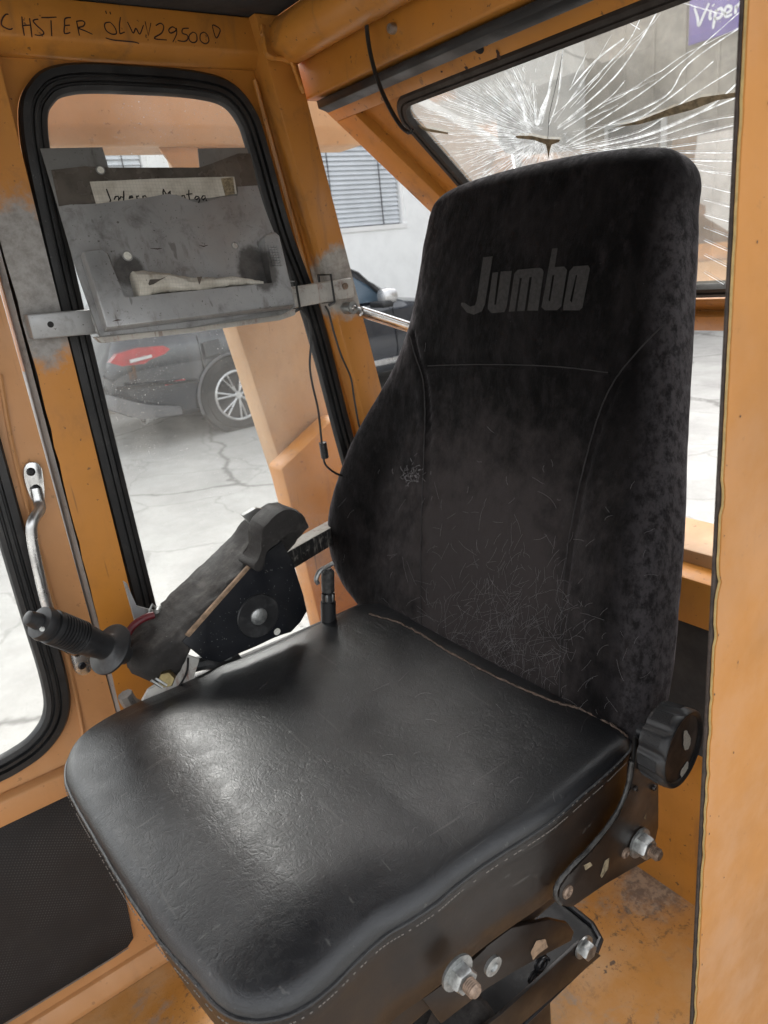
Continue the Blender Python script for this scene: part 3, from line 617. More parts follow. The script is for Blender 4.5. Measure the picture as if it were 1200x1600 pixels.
# mat on the lower door
mt = [AY(u, v, DY-.012) for u, v in ((112, 1232), (150, 1300), (196, 1400), (204, 1440), (209, 1466), (200, 1480))]
z0 = mt[0].z; zb_ = AY(190, 1487, DY-.012).z
P = [(-.59, DY-.012, z0-.002)]+[tuple(p) for p in mt]+[(mt[-1].x-.03, DY-.012, zb_), (-.59, DY-.012, zb_)]
bm = bmn(); prism(bm, P, (0, .007, 0), .0015); obj('rubber_mat', bm, M['mat'], door)
bm = bmn(); tube(bm, [(-.59, DY-.013, zb_-.001), (mt[-1].x-.03, DY-.013, zb_-.001), tuple(mt[-1]+Vector((0, -.001, -.001)))], .0011, 5); rough_up(bm, .0012, 300); obj('frayed_edge', bm, M['thread'], door)
# sill strip under the door (belongs to the frame)
bm = bmn(); prism(bm, [(-.8, 1.175, FZ+.001), (-.8, 1.175, FZ+.012), (-.8, 1.186, FZ+.045), (-.8, 1.22, FZ+.045), (-.8, 1.22, FZ+.001)], (1.9, 0, 0), .002); obj('door_sill', bm, M['orange_door'], cab)
# grab handle
hd = obj('grab_handle', (lambda b: (sweep(b, catmull([AY(u, v, y) for u, v, y in ((56, 763, 1.183), (61, 785, 1.178), (62, 797, 1.165), (51, 815, 1.15), (50, 840, 1.148), (60, 890, 1.148), (72, 940, 1.15), (88, 985, 1.155), (104, 1010, 1.165), (118, 1018, 1.178))], 8), circ(.0085, 14, .0062), up=(0, -1, 0)), b)[1])(bmn()), M['alu'], door)
for pts in ([(36, 735), (40, 724), (51, 721), (62, 727), (66, 745), (68, 770), (66, 785), (56, 788), (46, 775), (38, 752)], [(110, 1014), (128, 1012), (140, 1030), (140, 1046), (131, 1053), (119, 1050), (112, 1036)]):
    bm = bmn(); prism(bm, catmull([AY(u, v, 1.192) for u, v in pts], 4, True), (0, -.007, 0), .002); obj('end_plate', bm, M['alu'], hd)
for (u, v) in ((48, 737), (56, 763), (128, 1040), (120, 1020)):
    o = AY(u, v, 1.186); bm = bmn(); lathe(bm, o, (0, -1, 0), [(0, .0068), (.002, .0065), (.0035, .004), (.002, .0035)], n=14)
    box(bm, (o.x-.004, o.y-.0036, o.z-.0006), (o.x+.004, o.y-.0024, o.z+.0006)); box(bm, (o.x-.0006, o.y-.0036, o.z-.004), (o.x+.0006, o.y-.0024, o.z+.004)); obj('screw', bm, M['black_steel'], hd)
# ================================================================== REAR TILTING WINDOW
A40 = R(40); DN = Vector((math.sin(A40), 0, -math.cos(A40))); NN = Vector((-math.cos(A40), 0, -math.sin(A40)))  # NN = towards the seat
H0 = Vector((.78, 0, .30))
def RW(u, v, off=0.): return AP(u, v, tuple(H0+NN*off), tuple(NN))
def loc(p): q = p-H0; return (q.y, q.dot(DN))
def unl(y, s, off=0.): return H0+Vector((0, y, 0))+DN*s+NN*off
rw = thing('rear_window', (.78, .7, .3), 'tilted-open rear window with shattered glass in an orange frame', 'window')
# corner polygons in (y, s)
OY = [loc(RW(497, 164)), loc(RW(666, 326))]; sB = loc(RW(1100, 518))[1]
k = (OY[1][0]-OY[0][0])/(OY[1][1]-OY[0][1]); yl = lambda s, off=0: OY[0][0]+k*(s-OY[0][1])-off
def lbar(a, b, c, d, z0_, z1_, bev=.002):    # quad in (y,s), from offset z0 to z1
    bm = bmn(); prism(bm, [unl(*p, z0_) for p in (a, b, c, d)], tuple(NN*(z1_-z0_)), bev); return bm
sT = OY[0][1]; sF = loc(RW(550, 181))[1]; fw = .062
yR = .12
obj('top_rail', lbar((yl(sT), sT), (yR, sT), (yR, sF), (yl(sF), sF), -.03, .0), M['orange'], rw)
obj('side_rail', lbar((yl(sF), sF), (yl(sF, fw), sF), (yl(sB, fw), sB), (yl(sB), sB), -.03, -.0003), M['orange'], rw)
obj('bottom_rail', lbar((yl(sB-.035, fw), sB-.035), (yR, sB-.035), (yR, sB), (yl(sB, fw), sB), -.03, -.001), M['orange'], rw)
# inner recessed flange
obj('inner_flange', lbar((yl(sB, fw+.05), sB-.062), (yR, sB-.062), (yR, sB-.036), (yl(sB, fw+.05), sB-.036), -.034, -.014), M['orange_pillar'], rw)
# seal + glass
sG0 = loc(RW(628, 164))[1]; sG1 = loc(RW(1140, 470))[1]
gl = [loc(RW(606, 178)), loc(RW(602, 166)), loc(RW(622, 150)), (.5, loc(RW(1006, 3))[1]+.001), (.15, loc(RW(1006, 3))[1]+.001), (.14, sG1), (.4, sG1), (loc(RW(760, 350))[0]-.06, sG1)]
ga, gb = loc(RW(600, 170)), loc(RW(709, 293)); kk = (gb[0]-ga[0])/(gb[1]-ga[1]); gy = lambda s: ga[0]+kk*(s-ga[1])
s0 = sF+.002; s1 = sG1
gpath = []
def arc(cy, cs, r, a0, a1, m=8):
    return [(cy+r*math.cos(a0+(a1-a0)*i/m), cs+r*math.sin(a0+(a1-a0)*i/m)) for i in range(m+1)]
rr = .045
gpath += arc(gy(s0+rr)-rr, s0+rr, rr, 0, -math.pi/2)+arc(.14+rr, s0+rr, rr, -math.pi/2, -math.pi)+arc(.14+rr, s1-rr, rr, math.pi, math.pi/2)+arc(gy(s1-rr)-rr, s1-rr, rr, math.pi/2, 0)
SP = [unl(y, s, -.018) for y, s in gpath]
cp = [(yl(sF, fw)+.004, sF-.004), (gy(s0+rr)-rr-.02, sF-.004)]+arc(gy(s0+rr)-rr, s0+rr, rr-.006, -math.pi/2, 0, 8)+[(gy(sB-.04)-.006, sB-.04), (yl(sB-.04, fw)+.004, sB-.04)]
bm = bmn(); prism(bm, [unl(y, s, -.034) for y, s in cp], tuple(NN*.016)); obj('inner_flange', bm, M['orange_pillar'], rw)
bm = bmn(); tw = .022; pr = [(0, 0), (0, .010), (-.004, .014), (-.010, .014), (-.011, .010), (-.013, .010), (-.014, .013), (-.020, .012), (-tw, .004), (-tw, 0)]
def seal2(sign):
    bm = bmn(); sweep(bm, SP, [(a*sign, b) for a, b in pr], up=tuple(NN), closed=True); return bm
cen = sum(SP, Vector())/len(SP)
tst = seal2(1); ins = sum(((v.co-cen).length for v in tst.verts))/len(tst.verts); t2 = seal2(-1); ins2 = sum(((v.co-cen).length for v in t2.verts))/len(t2.verts)
obj('glass_seal', tst if ins < ins2 else t2, M['seal_dirty'], rw)
gpts = [unl(cy+(y-cy)*1.0, s, -.0155) for (y, s) in gpath for cy in (0,)]
bm = bmn(); bm.faces.new([bm.verts.new(p) for p in gpts]); pane = obj('glass_pane', bm, M['glass_rear'], rw, smooth=False)
# black gasket strip between beam and window
g1 = AX(484, 148, .752); bm = bmn(); prism(bm, [(.757, .24, .266), (.757, 1.15, .266), (.792, 1.195, .268), (.803, 1.2, .245), (.803, .24, .245)], (0, 0, 0.0)) if False else None
bm = bmn(); pts = [(.748+.006, .264), (.772, .262), (.80, .285), (.812, .272), (.80, .262), (.776, .246), (.756, .252)]
prism(bm, [(x, .24, z) for x, z in pts], (0, .925, 0), .001); obj('hinge_gasket', bm, M['rubber'], cab)
# hole and rust chips on the top rail
o = RW(748, 75, .0005); bm = bmn(); lathe(bm, o, NN, [(-.004, .008), (.0006, .0085), (.0012, .006)], n=14); obj('bolt_hole', bm, M['dark'], rw)
bm = bmn()
for (u, v, r) in ((733, 75, .003), (778, 82, .003), (779, 88, .004), (725, 80, .002), (728, 106, .003), (690, 112, .002), (760, 70, .002)):
    c = RW(u, v, .0008); a = [bm.verts.new(c+Vector((0, math.cos(t)*r*random.uniform(.6, 1.3), 0))+DN*math.sin(t)*r*random.uniform(.6, 1.6)) for t in np.linspace(0, 6.28, 9)[:-1]]; bm.faces.new(a)
obj('rust_chip', bm, M['ink'], rw, kind='stuff', smooth=False)
# cracks ------------------------------------------------------------
bm = bmn(); GO = -.0145; CY_, CS_ = loc(RW(850, 215, GO)); cst = [0]
def inside(y, s): return s > s0+.022 and s < s1-.018 and y < gy(s)-.024 and y > .15
def cr(pts, w, e=(.5, 1, .5)):
    P = [unl(y, s, GO+.0004+random.uniform(0, .0006)) for y, s in pts if inside(y, s)]
    if len(P) > 1: ribbon(bm, P, w, NN, ends=e)
def crpx(px, w, e=(.6, 1, 1)): cr([(q.y, q.z) for q in catmull([Vector((0, *loc(RW(u, v, GO)))) for u, v in px], 5)], w, e)
for px in ([(885,222),(950,180),(1010,140),(1080,85),(1160,15)], [(890,225),(960,190),(1040,150),(1075,100),(1160,40)], [(892,228),(980,195),(1050,150),(1115,95)], [(895,230),(1000,205),(1080,150),(1160,100)],
           [(900,232),(1000,215),(1100,172),(1160,122)], [(905,236),(1010,210),(1060,190),(1160,148)], [(905,238),(1000,222),(1100,190),(1160,180)], [(910,240),(1040,220),(1160,192)], [(915,244),(1000,236),(1160,215)],
           [(1050,238),(1160,238)], [(1060,250),(1160,252)], [(1080,265),(1160,272)], [(1098,290),(1160,305)], [(1100,312),(1160,328)], [(1100,335),(1160,352)], [(1100,355),(1160,378)], [(1100,375),(1160,402)], [(1100,398),(1160,428)], [(1100,425),(1150,455)],
           [(872,198),(920,158),(965,115),(1003,60),(1030,12)], [(860,185),(910,140),(960,90),(985,60),(1000,30)], [(890,140),(930,95),(975,60)], [(1068,4),(1130,22)], [(985,36),(1000,45)], [(880,202),(920,176),(955,150),(975,128)],
           [(858,195),(870,160),(876,120),(880,70)]):
    crpx(px, random.uniform(.0011, .0019))
for i in range(16):     # finer long cracks towards the near side
    a = math.pi+random.uniform(-1.0, .75); r = random.uniform(.03, .12); L_ = r+random.uniform(.05, .35); w = 0; pts = []
    while r < L_: w += random.uniform(-.01, .01); pts.append((CY_+r*math.cos(a+w), CS_+r*math.sin(a+w))); r += .014
    cr(pts, random.uniform(.0005, .0011), (.4, 1, .3))
for i in range(120):     # dense fan to the left of the impact (towards the far corner)
    a = -1.75+3.3*i/119+random.uniform(-.012, .012)       # angle in (y, s): 0 = away from the camera
    r = random.uniform(.03, .10) if i % 3 else .025; dr = .012; pts = []; w = 0
    L_ = random.uniform(.14, .42)
    while r < L_:
        w = .8*w+random.uniform(-.014, .014); rad = r
        pts.append((CY_+rad*math.cos(a+w), CS_+rad*math.sin(a+w))); r += dr
    cr(pts, random.uniform(.0005, .0011), (.4, 1, .4))
for i in range(520):    # short splinters and cross links close to the impact
    r = abs(random.gauss(.02, .085))+.012; a = random.uniform(-2.0, 2.4)
    y, s = CY_+r*math.cos(a), CS_+r*math.sin(a); b = a+random.choice((0, 0, 0, .6, -.6, 1.3))+random.uniform(-.15, .15); l = random.uniform(.006, .022)
    cr([(y, s), (y+l*.5*math.cos(b+.2), s+l*.5*math.sin(b+.2)), (y+l*math.cos(b), s+l*math.sin(b))], random.uniform(.0004, .0007))
for i in range(420):    # crushed zone under the impact
    y = CY_+random.gauss(.02, .028); s = CS_+abs(random.gauss(.02, .022)); a = random.uniform(0, 3.14); l = random.uniform(.003, .008)
    cr([(y, s), (y+l*math.cos(a), s+l*math.sin(a))], .0005)
OPEN.add('crack_line')
obj('crack_line', bm, M['crack'], pane, kind='stuff', smooth=False)
bm = bmn()
def wedge(px, off=.0012): bm.faces.new([bm.verts.new(RW(u, v, GO+off)) for u, v in px])
for px in ([(838,196),(844,170),(858,140),(860,139),(854,165),(842,196)], [(820,190),(812,150),(813.5,150),(823,190)], [(836,195),(832,130),(833.5,130),(838,195)], [(800,130),(802,129),(821,175),(820,182)], [(846,196),(860,120),(872,75),(863,120),(848,190)]): wedge(px)
obj('splinter', bm, M['crack'], pane, kind='stuff', smooth=False)
bm = bmn()
wedge([(805, 212), (830, 212), (852, 217), (876, 218), (873, 222), (862, 226), (859, 235), (857, 248), (855, 235), (853, 226), (835, 219), (808, 216)], .0016)
wedge([(955, 200), (1000, 188), (1050, 168), (1095, 152), (1160, 143), (1160, 150), (1120, 157), (1080, 172), (1035, 184), (1000, 194)], .0016)
wedge([(641, 190), (665, 200), (700, 207), (700, 210), (665, 205)], .0016)
obj('torn_film', bm, M['sliver'], pane, smooth=False)
bm = bmn(); ribbon(bm, [RW(u, v, GO+.001) for u, v in ((880, 76), (874, 110), (858, 180), (856, 215), (857, 248))], .0008, NN)
obj('dark_crack', bm, M['dark'], pane, smooth=False)
# gas strut holding the window open
stt = thing('gas_strut', AY(560, 485, 1.13), 'silver gas strut from the rear corner pillar to the open rear window', 'gas strut')
a = AY(546, 481, 1.135); b_ = AY(640, 511, 1.135); d = (b_-a).normalized()
bm = bmn(); lathe(bm, a+Vector((0, .012, 0)), (0, -1, 0), [(0, .011), (.024, .011)], n=18); lathe(bm, a+d*.006, d, [(0, .006), (.02, .007)], n=12); obj('eye', bm, M['zinc'], stt)
bm = bmn(); lathe(bm, a+Vector((0, .03, 0)), (0, -1, 0), [(0, .005), (.046, .005), (.046, .0045), (.05, .003)], n=14); obj('pin', bm, M['chrome'], stt)
bm = bmn(); lathe(bm, a+d*.022, d, [(0, .006), (.003, .010), (.16, .0105), (.163, .005), (.164, .0045), (.30, .0045)], n=20); obj('cylinder', bm, M['chrome'], stt)
# ================================================================== DOCUMENT HOLDER
hn = Vector((0, -.955, -.297)).normalized()      # faces the camera, top leaning to the glass
HP = Vector((.45, 1.10, -.063)); slope = Vector((0, .08, .257)).normalized(); hn = Vector((0, -slope.z, slope.y))
def HO(u, v, off=0.): return AP(u, v, tuple(HP+hn*off), tuple(hn))
hold = thing('document_holder', (.45, 1.12, -.06), 'grey sprayed metal document holder on a bar across the side window', 'document holder')
def hpoly(px, off, th, mat, name, bev=0, par=None, **k):
    bm = bmn(); prism(bm, [HO(u, v, off) for u, v in px], tuple(hn*th), bev); return obj(name, bm, mat, par or hold, **k)
bmp = bmn()
sheet = [(63, 232), (160, 230), (170, 263), (312, 262), (309, 232), (386, 231), (400, 292), (428, 362), (462, 480), (440, 492), (300, 512), (156, 527), (120, 425), (90, 322)]
plate = hpoly(sheet, 0, -.0016, M['grey_metal'], 'back_plate')
hpoly([(80, 266), (132, 260), (168, 262), (312, 262), (330, 256), (372, 240), (391, 240), (403, 292), (350, 306), (250, 310), (92, 322)], .0006, .0006, M['tape'], 'tape_strip')
hpoly([(140, 284), (250, 279), (366, 276), (370, 303), (330, 309), (250, 315), (150, 319)], .0016, .0004, M['grid_paper'], 'paper_strip')
bm = bmn()
for stx in ([(375, 265), (388, 300), (400, 332)], [(400, 330), (392, 335)], [(418, 325), (425, 308), (440, 306), (444, 318), (442, 330)], [(470, 275), (471, 300), (470, 330)], [(468, 312), (455, 308), (448, 322)], [(500, 320), (505, 306), (518, 304), (522, 312), (502, 316)],
            [(540, 302), (545, 322)], [(542, 308), (555, 303)], [(575, 303), (578, 318)], [(577, 306), (590, 303), (595, 312)], [(690, 265), (687, 285), (692, 320)], [(690, 268), (702, 290), (715, 300)], [(712, 300), (720, 285), (726, 275), (728, 310)],
            [(752, 310), (760, 300), (770, 306)], [(790, 320), (793, 303), (805, 302), (810, 318)], [(830, 270), (829, 300), (834, 325)], [(815, 296), (850, 292)], [(885, 308), (870, 306), (862, 318), (872, 325), (888, 312), (889, 330), (882, 345)], [(922, 305), (908, 303), (900, 316), (908, 328), (922, 312), (926, 330), (932, 332)]):
    ribbon(bm, [HO(60+x/3.53, 220+y/3.53, .0022) for x, y in stx], .0024, hn, ends=(.8, 1, .8))
obj('handwriting', bm, M['ink2'], hold, kind='stuff', smooth=False)
low = [(90, 323), (110, 320), (150, 319), (190, 314), (230, 309), (262, 303), (280, 306), (300, 315), (312, 318), (330, 313), (345, 308), (371, 306), (371, 292), (402, 290), (412, 322), (427, 362), (461, 478), (300, 511), (157, 525), (120, 425)]
hpoly(low, .0028, .0008, M['grey_metal2'], 'front_sheet')
# small printed label at the right end
hpoly([(345, 279), (364, 277), (367, 303), (352, 306)], .0021, .0003, M['sliver'], 'label_patch')
bm = bmn()
for k in range(5):
    for q in range(3):
        u = 350+q*5+k*.8; v = 281+k*5; ribbon(bm, [HO(u, v, .0027), HO(u+3.2, v-.3+random.uniform(-1, 1), .0027)], .0016, hn)
obj('label_marks', bm, M['ink2'], hold, smooth=False)
# holes
for (u, v, r, mt_) in ((199, 400, .0065, M['white_scuff']), (367, 384, .005, M['rusty_white']), (157, 266, .0055, M['white_scuff'])):
    bm = bmn(); lathe(bm, HO(u, v, .0030), hn, [(0, r*1.25), (.0012, r*1.25), (.0014, r), (.0008, r*.9)], n=18); rim = obj('hole_rim', bm, M['grey_metal'], hold)
    bm = bmn(); lathe(bm, HO(u, v, .0032), hn, [(0, r*.9), (.0008, r*.9)], n=18); obj('hole', bm, mt_, rim)
# thumb tack marks
bm = bmn()
for px in ([(235, 388), (246, 389), (253, 388)], [(311, 383), (318, 385), (325, 383)], [(176, 502), (184, 500), (190, 500)]): ribbon(bm, [HO(*p, .0262 if px[0][1] > 490 else .0040) for p in px], .0018, hn)
obj('scratch', bm, M['ink'], hold, smooth=False)
# U bracket: side arms and bottom trough
BO = .0040; BT = .022
U = [(130, 392), (160, 388), (171, 397), (193, 468), (428, 444), (411, 372), (415, 366), (430, 362), (437, 368), (461, 470), (461, 476), (167, 512)]
bm = bmn(); F0 = [HO(u, v, BO+BT) for u, v in U]
a = [bm.verts.new(p) for p in F0]; b_ = [bm.verts.new(p-hn*BT) for p in F0]; nU = len(a)
f0 = bm.faces.new(a); bm.faces.new(b_[::-1])
for i in range(nU): bm.faces.new((a[i], b_[i], b_[(i+1) % nU], a[(i+1) % nU]))
bmesh.ops.bevel(bm, geom=list(f0.edges), offset=.0025, segments=3, profile=.5, affect='EDGES')
obj('trough_bracket', bm, M['grey_metal2'], hold)
# file-like ribs on the right arm
bm = bmn()
for k in range(8):
    u, v = 418+k*.9, 384+k*4.1; prism(bm, [HO(u, v, BO+BT), HO(u+16, v-1, BO+BT), HO(u+16.5, v+2.2, BO+BT), HO(u+.5, v+3.2, BO+BT)], tuple(hn*.0022), .0004)
    for q in range(4): prism(bm, [HO(u+q*4.2, v-.2, BO+BT), HO(u+q*4.2+3, v-.4, BO+BT), HO(u+q*4.2+3.3, v+2.8, BO+BT), HO(u+q*4.2+.3, v+3, BO+BT)], tuple(hn*.0032))
obj('ribbed_pad', bm, M['grey_metal2'], hold)
# bar: left part grey box, right part rusty white box
def bar(pa, pb, y, h, d, mat, name):
    a = AY(*pa, y); b_ = AY(*pb, y); bm = bmn(); prism(bm, [a+Vector((0, 0, h/2)), a-Vector((0, 0, h/2)), b_-Vector((0, 0, h/2)), b_+Vector((0, 0, h/2))], (0, d, 0), .003); return obj(name, bm, mat, hold)
bl = bar((47, 511), (180, 500), 1.145, .036, .034, M['grey_metal2'], 'left_bar')
o = AY(79, 507, 1.1448); bm = bmn(); lathe(bm, o, (0, -1, 0), [(0, .0045), (.0004, .0045)], n=14); obj('hole', bm, M['dark'], bl)
br = bar((455, 466), (553, 449), 1.125, .034, .034, M['rusty_white'], 'right_bar')
bm = bmn(); lathe(bm, AY(539, 447, 1.1245), (0, -1, 0), [(0, .006), (.002, .006), (.0021, .0045)], n=14); obj('rivet', bm, M['rust_stud'], br)
bm = bmn(); pc = [(150, 527), (300, 510), (462, 483), (462, 492), (440, 500), (300, 520), (160, 536)]; prism(bm, [AY(u, v, 1.118) for u, v in pc], (0, .02, 0), .001); obj('rear_rail', bm, M['rusty_white'], hold)
# weld patches
for (u, v, r) in ((160, 515, .014), (152, 495, .012), (450, 480, .012)):
    bm = bmn(); bmesh.ops.create_icosphere(bm, subdivisions=3, radius=r, matrix=Matrix.Translation(AY(u, v, 1.135))@Matrix.Diagonal((.7, .6, 1.1, 1))); rough_up(bm, .004, 90, u); obj('weld_bead', bm, M['grey_metal2'], hold)
# cable ties
for (u0, v0, u1, v1) in ((463, 441, 466, 480), (516, 431, 522, 470)):
    bm = bmn(); a, b_ = AY(u0, v0, 1.122), AY(u1, v1, 1.122)
    lo, hi = b_.z, a.z; x = (a.x+b_.x)/2
    tube(bm, [Vector((x, 1.121, hi+.002)), Vector((x+.001, 1.121, lo-.002)), Vector((x+.001, 1.163, lo-.003)), Vector((x, 1.163, hi+.003))], .0022, 6, closed=True)
    tube(bm, [Vector((x, 1.123, lo-.003)), Vector((x-.012, 1.12, lo-.006))], .003, 6); obj('cable_tie', bm, M['cable'], hold)
# rolled graph paper in the trough
pa, pb = HO(210, 445, .018), HO(410, 441, .018); path = [pa+(pb-pa)*t for t in np.linspace(0, 1, 36)]
bm = bmn(); sweep(bm, [p+slope*(.0015*math.sin(i*.3)) for i, p in enumerate(path)], [(a, b*.9) for a, b in circ(.019, 16)], scale=[1.0-.82*t+(.12 if t < .1 else 0) for t in np.linspace(0, 1, 36)])
rough_up(bm, .0025, 40, 3); rough_up(bm, .0018, 200, 5)
pr_ = obj('rolled_paper', bm, M['grid_paper'], label='crumpled roll of graph paper lying in the grey metal trough', cat='paper', sharp=18)
bm = bmn()
for px in ([(228, 437), (250, 436), (262, 431), (240, 444), (233, 446)], [(308, 433), (316, 432), (313, 442), (311, 445)]): bm.faces.new([bm.verts.new(HO(u, v, .0375)) for u, v in px])
obj('dark_fold', bm, M['tape'], pr_, smooth=False)
# ================================================================== CABLES
def cable(name, px, y, r, label, cat='cable', mat='cable', yx=None):
    P = catmull([AY(*p, y) if len(p) == 2 else AY(p[0], p[1], p[2]) for p in px], 8); bm = bmn(); tube(bm, P, r, 8); return obj(name, bm, M[mat], label=label, cat=cat)
c1 = cable('thin_cable', [(468, 480), (482, 500), (486, 530), (484, 570), (488, 600), (497, 640), (502, 685), (505, 712), (510, 728), (530, 742), (560, 748)], 1.12, .0021, 'thin black cable with a ferrite bead hanging below the rusty white bar')
bm = bmn(); a, b_ = AY(504, 691, 1.12), AY(508, 716, 1.12); d = (b_-a).normalized(); L_ = (b_-a).length
pf = [(0, .0055)]
for k in range(7): pf += [(L_*(k+.1)/7, .0075), (L_*(k+.6)/7, .0075), (L_*(k+.65)/7, .0066), (L_*(k+.95)/7, .0066)]
lathe(bm, a, d, pf+[(L_, .0055)], n=16); obj('ferrite_bead', bm, M['black_plastic'], c1)
cable('thin_cable', [(508, 478), (514, 490), (522, 520), (533, 555), (548, 590), (553, 620), (560, 660), (570, 700)], 1.14, .0019, 'plain thin cable without a bead running down the corner pillar')
P = catmull([AX(u, v, .72) for u, v in ((581, -25), (575, 10), (573, 40), (578, 80), (590, 125), (607, 165), (625, 195), (637, 206), (642, 207), (645, 202))], 8)
bm = bmn(); tube(bm, P, .0032, 8, scale=[1 if i < len(P)-14 else .7 for i in range(len(P))]); obj('loose_cord', bm, M['cable'], label='loose black cord dangling from the roof in front of the rear window', cat='cord')
# ================================================================== SEAT
seat = thing('driver_seat', (.4, .7, FZ), 'high-backed driver seat with black vinyl cushion and dark velour backrest', 'seat')
# ---- cushion
SZ = -.612
cpx = [(985,1167),(955,1203),(910,1243),(860,1285),(810,1318),(760,1350),(715,1383),(680,1413),(640,1440),(600,1464),(560,1500),(520,1540),(475,1575),(430,1592),(385,1594),(345,1577),(300,1528),(245,1463),(190,1380),(150,1312),(118,1256),(104,1222),(106,1192),(122,1165),(155,1140),(200,1116),(260,1090),(330,1056),(400,1028),(470,996),(520,974),(566,953),(620,960),(720,1010),(820,1060),(905,1103),(960,1138)]
CP = [AZ(u, v, SZ) for u, v in cpx]
for i, p in enumerate(CP):
    if i >= 32: p.x = max(p.x, .66)      # rear edge tucks under the backrest
CP = catmull(CP, 7, True)
cc = Vector((.40, .70, SZ))
def rad_edge(p):
    fx = min(1, max(0, (.32-p.x)/.16)); return .032+.05*fx
def rise(p):
    fx = min(1, max(0, (.30-p.x)/.14)); return .022+.014*fx
lam = list(1-np.array([0, .003, .007, .012, .018, .026, .034, .044, .055, .07, .092, .115, .14, .17, .2, .235, .27, .31, .36, .41, .46, .52, .58, .65, .72, .79, .86, .93]))
V = []; F = []; nC = len(CP)
def ztop(x, y):
    g = lambda cx, cy, sx, sy: math.exp(-((x-cx)/sx)**2-((y-cy)/sy)**2)
    return -.012*g(.46, .70, .13, .15)+.004*g(.22, .70, .06, .2)+.0006*mn.noise(Vector((x*14, y*14, 0)))+.0018*mn.noise(Vector((x*5, y*5, 3)))
for l in lam:
    for p in CP:
        q = cc+(p-cc)*l; dist = (1-l)*(p-cc).length; re = rad_edge(q); e = min(1, dist/re)
        fx = min(1, max(0, (.36-q.x)/.16)); A_ = .006+.013*fx; Wd = .07+.07*fx; e1_ = min(1, dist/.019)
        q.z = SZ+.016*math.sqrt(max(0, 1-(1-e1_)**2))+A_*(1-(1-min(1, dist/Wd))**2)+ztop(q.x, q.y)*min(1, dist/.06); V.append(q)
for k in range(len(lam)-1):
    for i in range(nC): j = (i+1) % nC; F.append((k*nC+i, k*nC+j, (k+1)*nC+j, (k+1)*nC+i))
V.append(cc+Vector((0, 0, .022+ztop(cc.x, cc.y)))); c_i = len(V)-1; k = len(lam)-1
for i in range(nC): F.append((k*nC+i, k*nC+(i+1) % nC, c_i))
cush = obj('seat_cushion', (V, F), M['leather'], seat, sharp=80)
BV_C = BVHTree.FromPolygons([tuple(v) for v in V], F)
# side panel (skirt)
bm = bmn(); rings = []
for dz, inx in ((0, .001), (-.006, -.001), (-.02, .001), (-.05, .002), (-.09, .004), (-.125, .009), (-.13, .016)):
    rg = []
    for p in CP:
        d = (p-cc).normalized(); wv = .0025*mn.noise(Vector((p.x*9, p.y*9, dz*12)))
        fr_ = min(1, max(0, (.28-p.x)/.15)); rg.append(bm.verts.new(p-d*(inx+wv+fr_*abs(dz)*.18)+Vector((0, 0, dz*(1+.25*fr_)))))
    rings.append(rg)
for A, B in zip(rings, rings[1:]):
    for i in range(nC): j = (i+1) % nC; bm.faces.new((A[i], B[i], B[j], A[j]))
bm.faces.new(rings[-1])
obj('side_panel', bm, M['leather_side'], seat, sharp=60)
bm = bmn(); sweep(bm, [p+Vector((0, 0, 0)) for p in CP], circ(.0026, 8), up=(0, 0, 1), closed=True); rough_up(bm, .0006, 60); obj('piping', bm, M['leather'], cush)
bm = bmn()
vis = [i for i in range(0, nC, 1)]
acc = 0
for i in range(nC):
    p, q = CP[i], CP[(i+1) % nC]; L_ = (q-p).length; m_ = max(1, int(L_/.0036))
    for k in range(m_):
        if random.random() < .25: continue
        t0, t1 = k/m_, (k+.62)/m_; o = (p-cc).normalized()
        a = p+(q-p)*t0+o*.0036+Vector((0, 0, -.0065)); b = p+(q-p)*t1+o*.0036+Vector((0, 0, -.0067))
        tube(bm, [a, b], .0006, 4)
        if k % 2: tube(bm, [a+Vector((0, 0, .0085))-o*.0012, b+Vector((0, 0, .0083))-o*.0012], .0005, 4)
obj('stitching', bm, M['thread'], cush, kind='stuff', smooth=False)
# seat pan under the cushion
bm = bmn(); box(bm, (.16, .47, -.80), (.60, .95, -.70), .01); obj('seat_pan', bm, M['brown_steel'], seat)
# ---- backrest
LN = R(15); BU = Vector((math.sin(LN), 0, math.cos(LN))); BN = Vector((-math.cos(LN), 0, math.sin(LN))); B0 = Vector((.632, 0, -.625))
def bpl(u, v, f):
    p = AP(u, v, tuple(B0+BN*f), tuple(BN)); q = p-B0; return q.dot(BU), q.y
fwing = lambda h: .045*math.exp(-((h-.20)/.15)**2)
far_px = [(580,962),(560,945),(545,930),(520,890),(509,850),(507,815),(510,780),(520,740),(540,690),(565,648),(590,610),(615,565),(632,520),(642,485),(650,440),(657,390),(663,355),(668,338)]
near_px = [(1040,1150),(1050,1110),(1060,1050),(1066,1000),(1073,900),(1080,800),(1083,700),(1087,600),(1093,500),(1098,430),(1101,360),(1101,315)]
FH = []; NH = []
for (u, v) in far_px:
    h, y = bpl(u, v, -.03); h, y = bpl(u, v, -.03+fwing(h)); FH.append((h, y))
for (u, v) in near_px:
    h, y = bpl(u, v, -.085); h, y = bpl(u, v, -.085+.3*fwing(h)); NH.append((h, y))
FH.sort(); NH.sort()
HMAX = max(bpl(850, 243, -.02)[0], bpl(1000, 225, -.02)[0]); RC = .058; TH = .115
def smooth_interp(h, tab):
    xs_ = [a for a, b in tab]; ys_ = [b for a, b in tab]; r = 0; ws = 0
    for o in (-.02, -.01, 0, .01, .02): r += float(np.interp(h+o, xs_, ys_))
    return r/5
NB = 260; NR = 190; hs_ = []
k = 0
HS = list(np.linspace(-.05, HMAX-RC, NR-40))+[HMAX-RC+RC*math.sin(t) for t in np.linspace(0, math.pi/2, 41)[1:]]
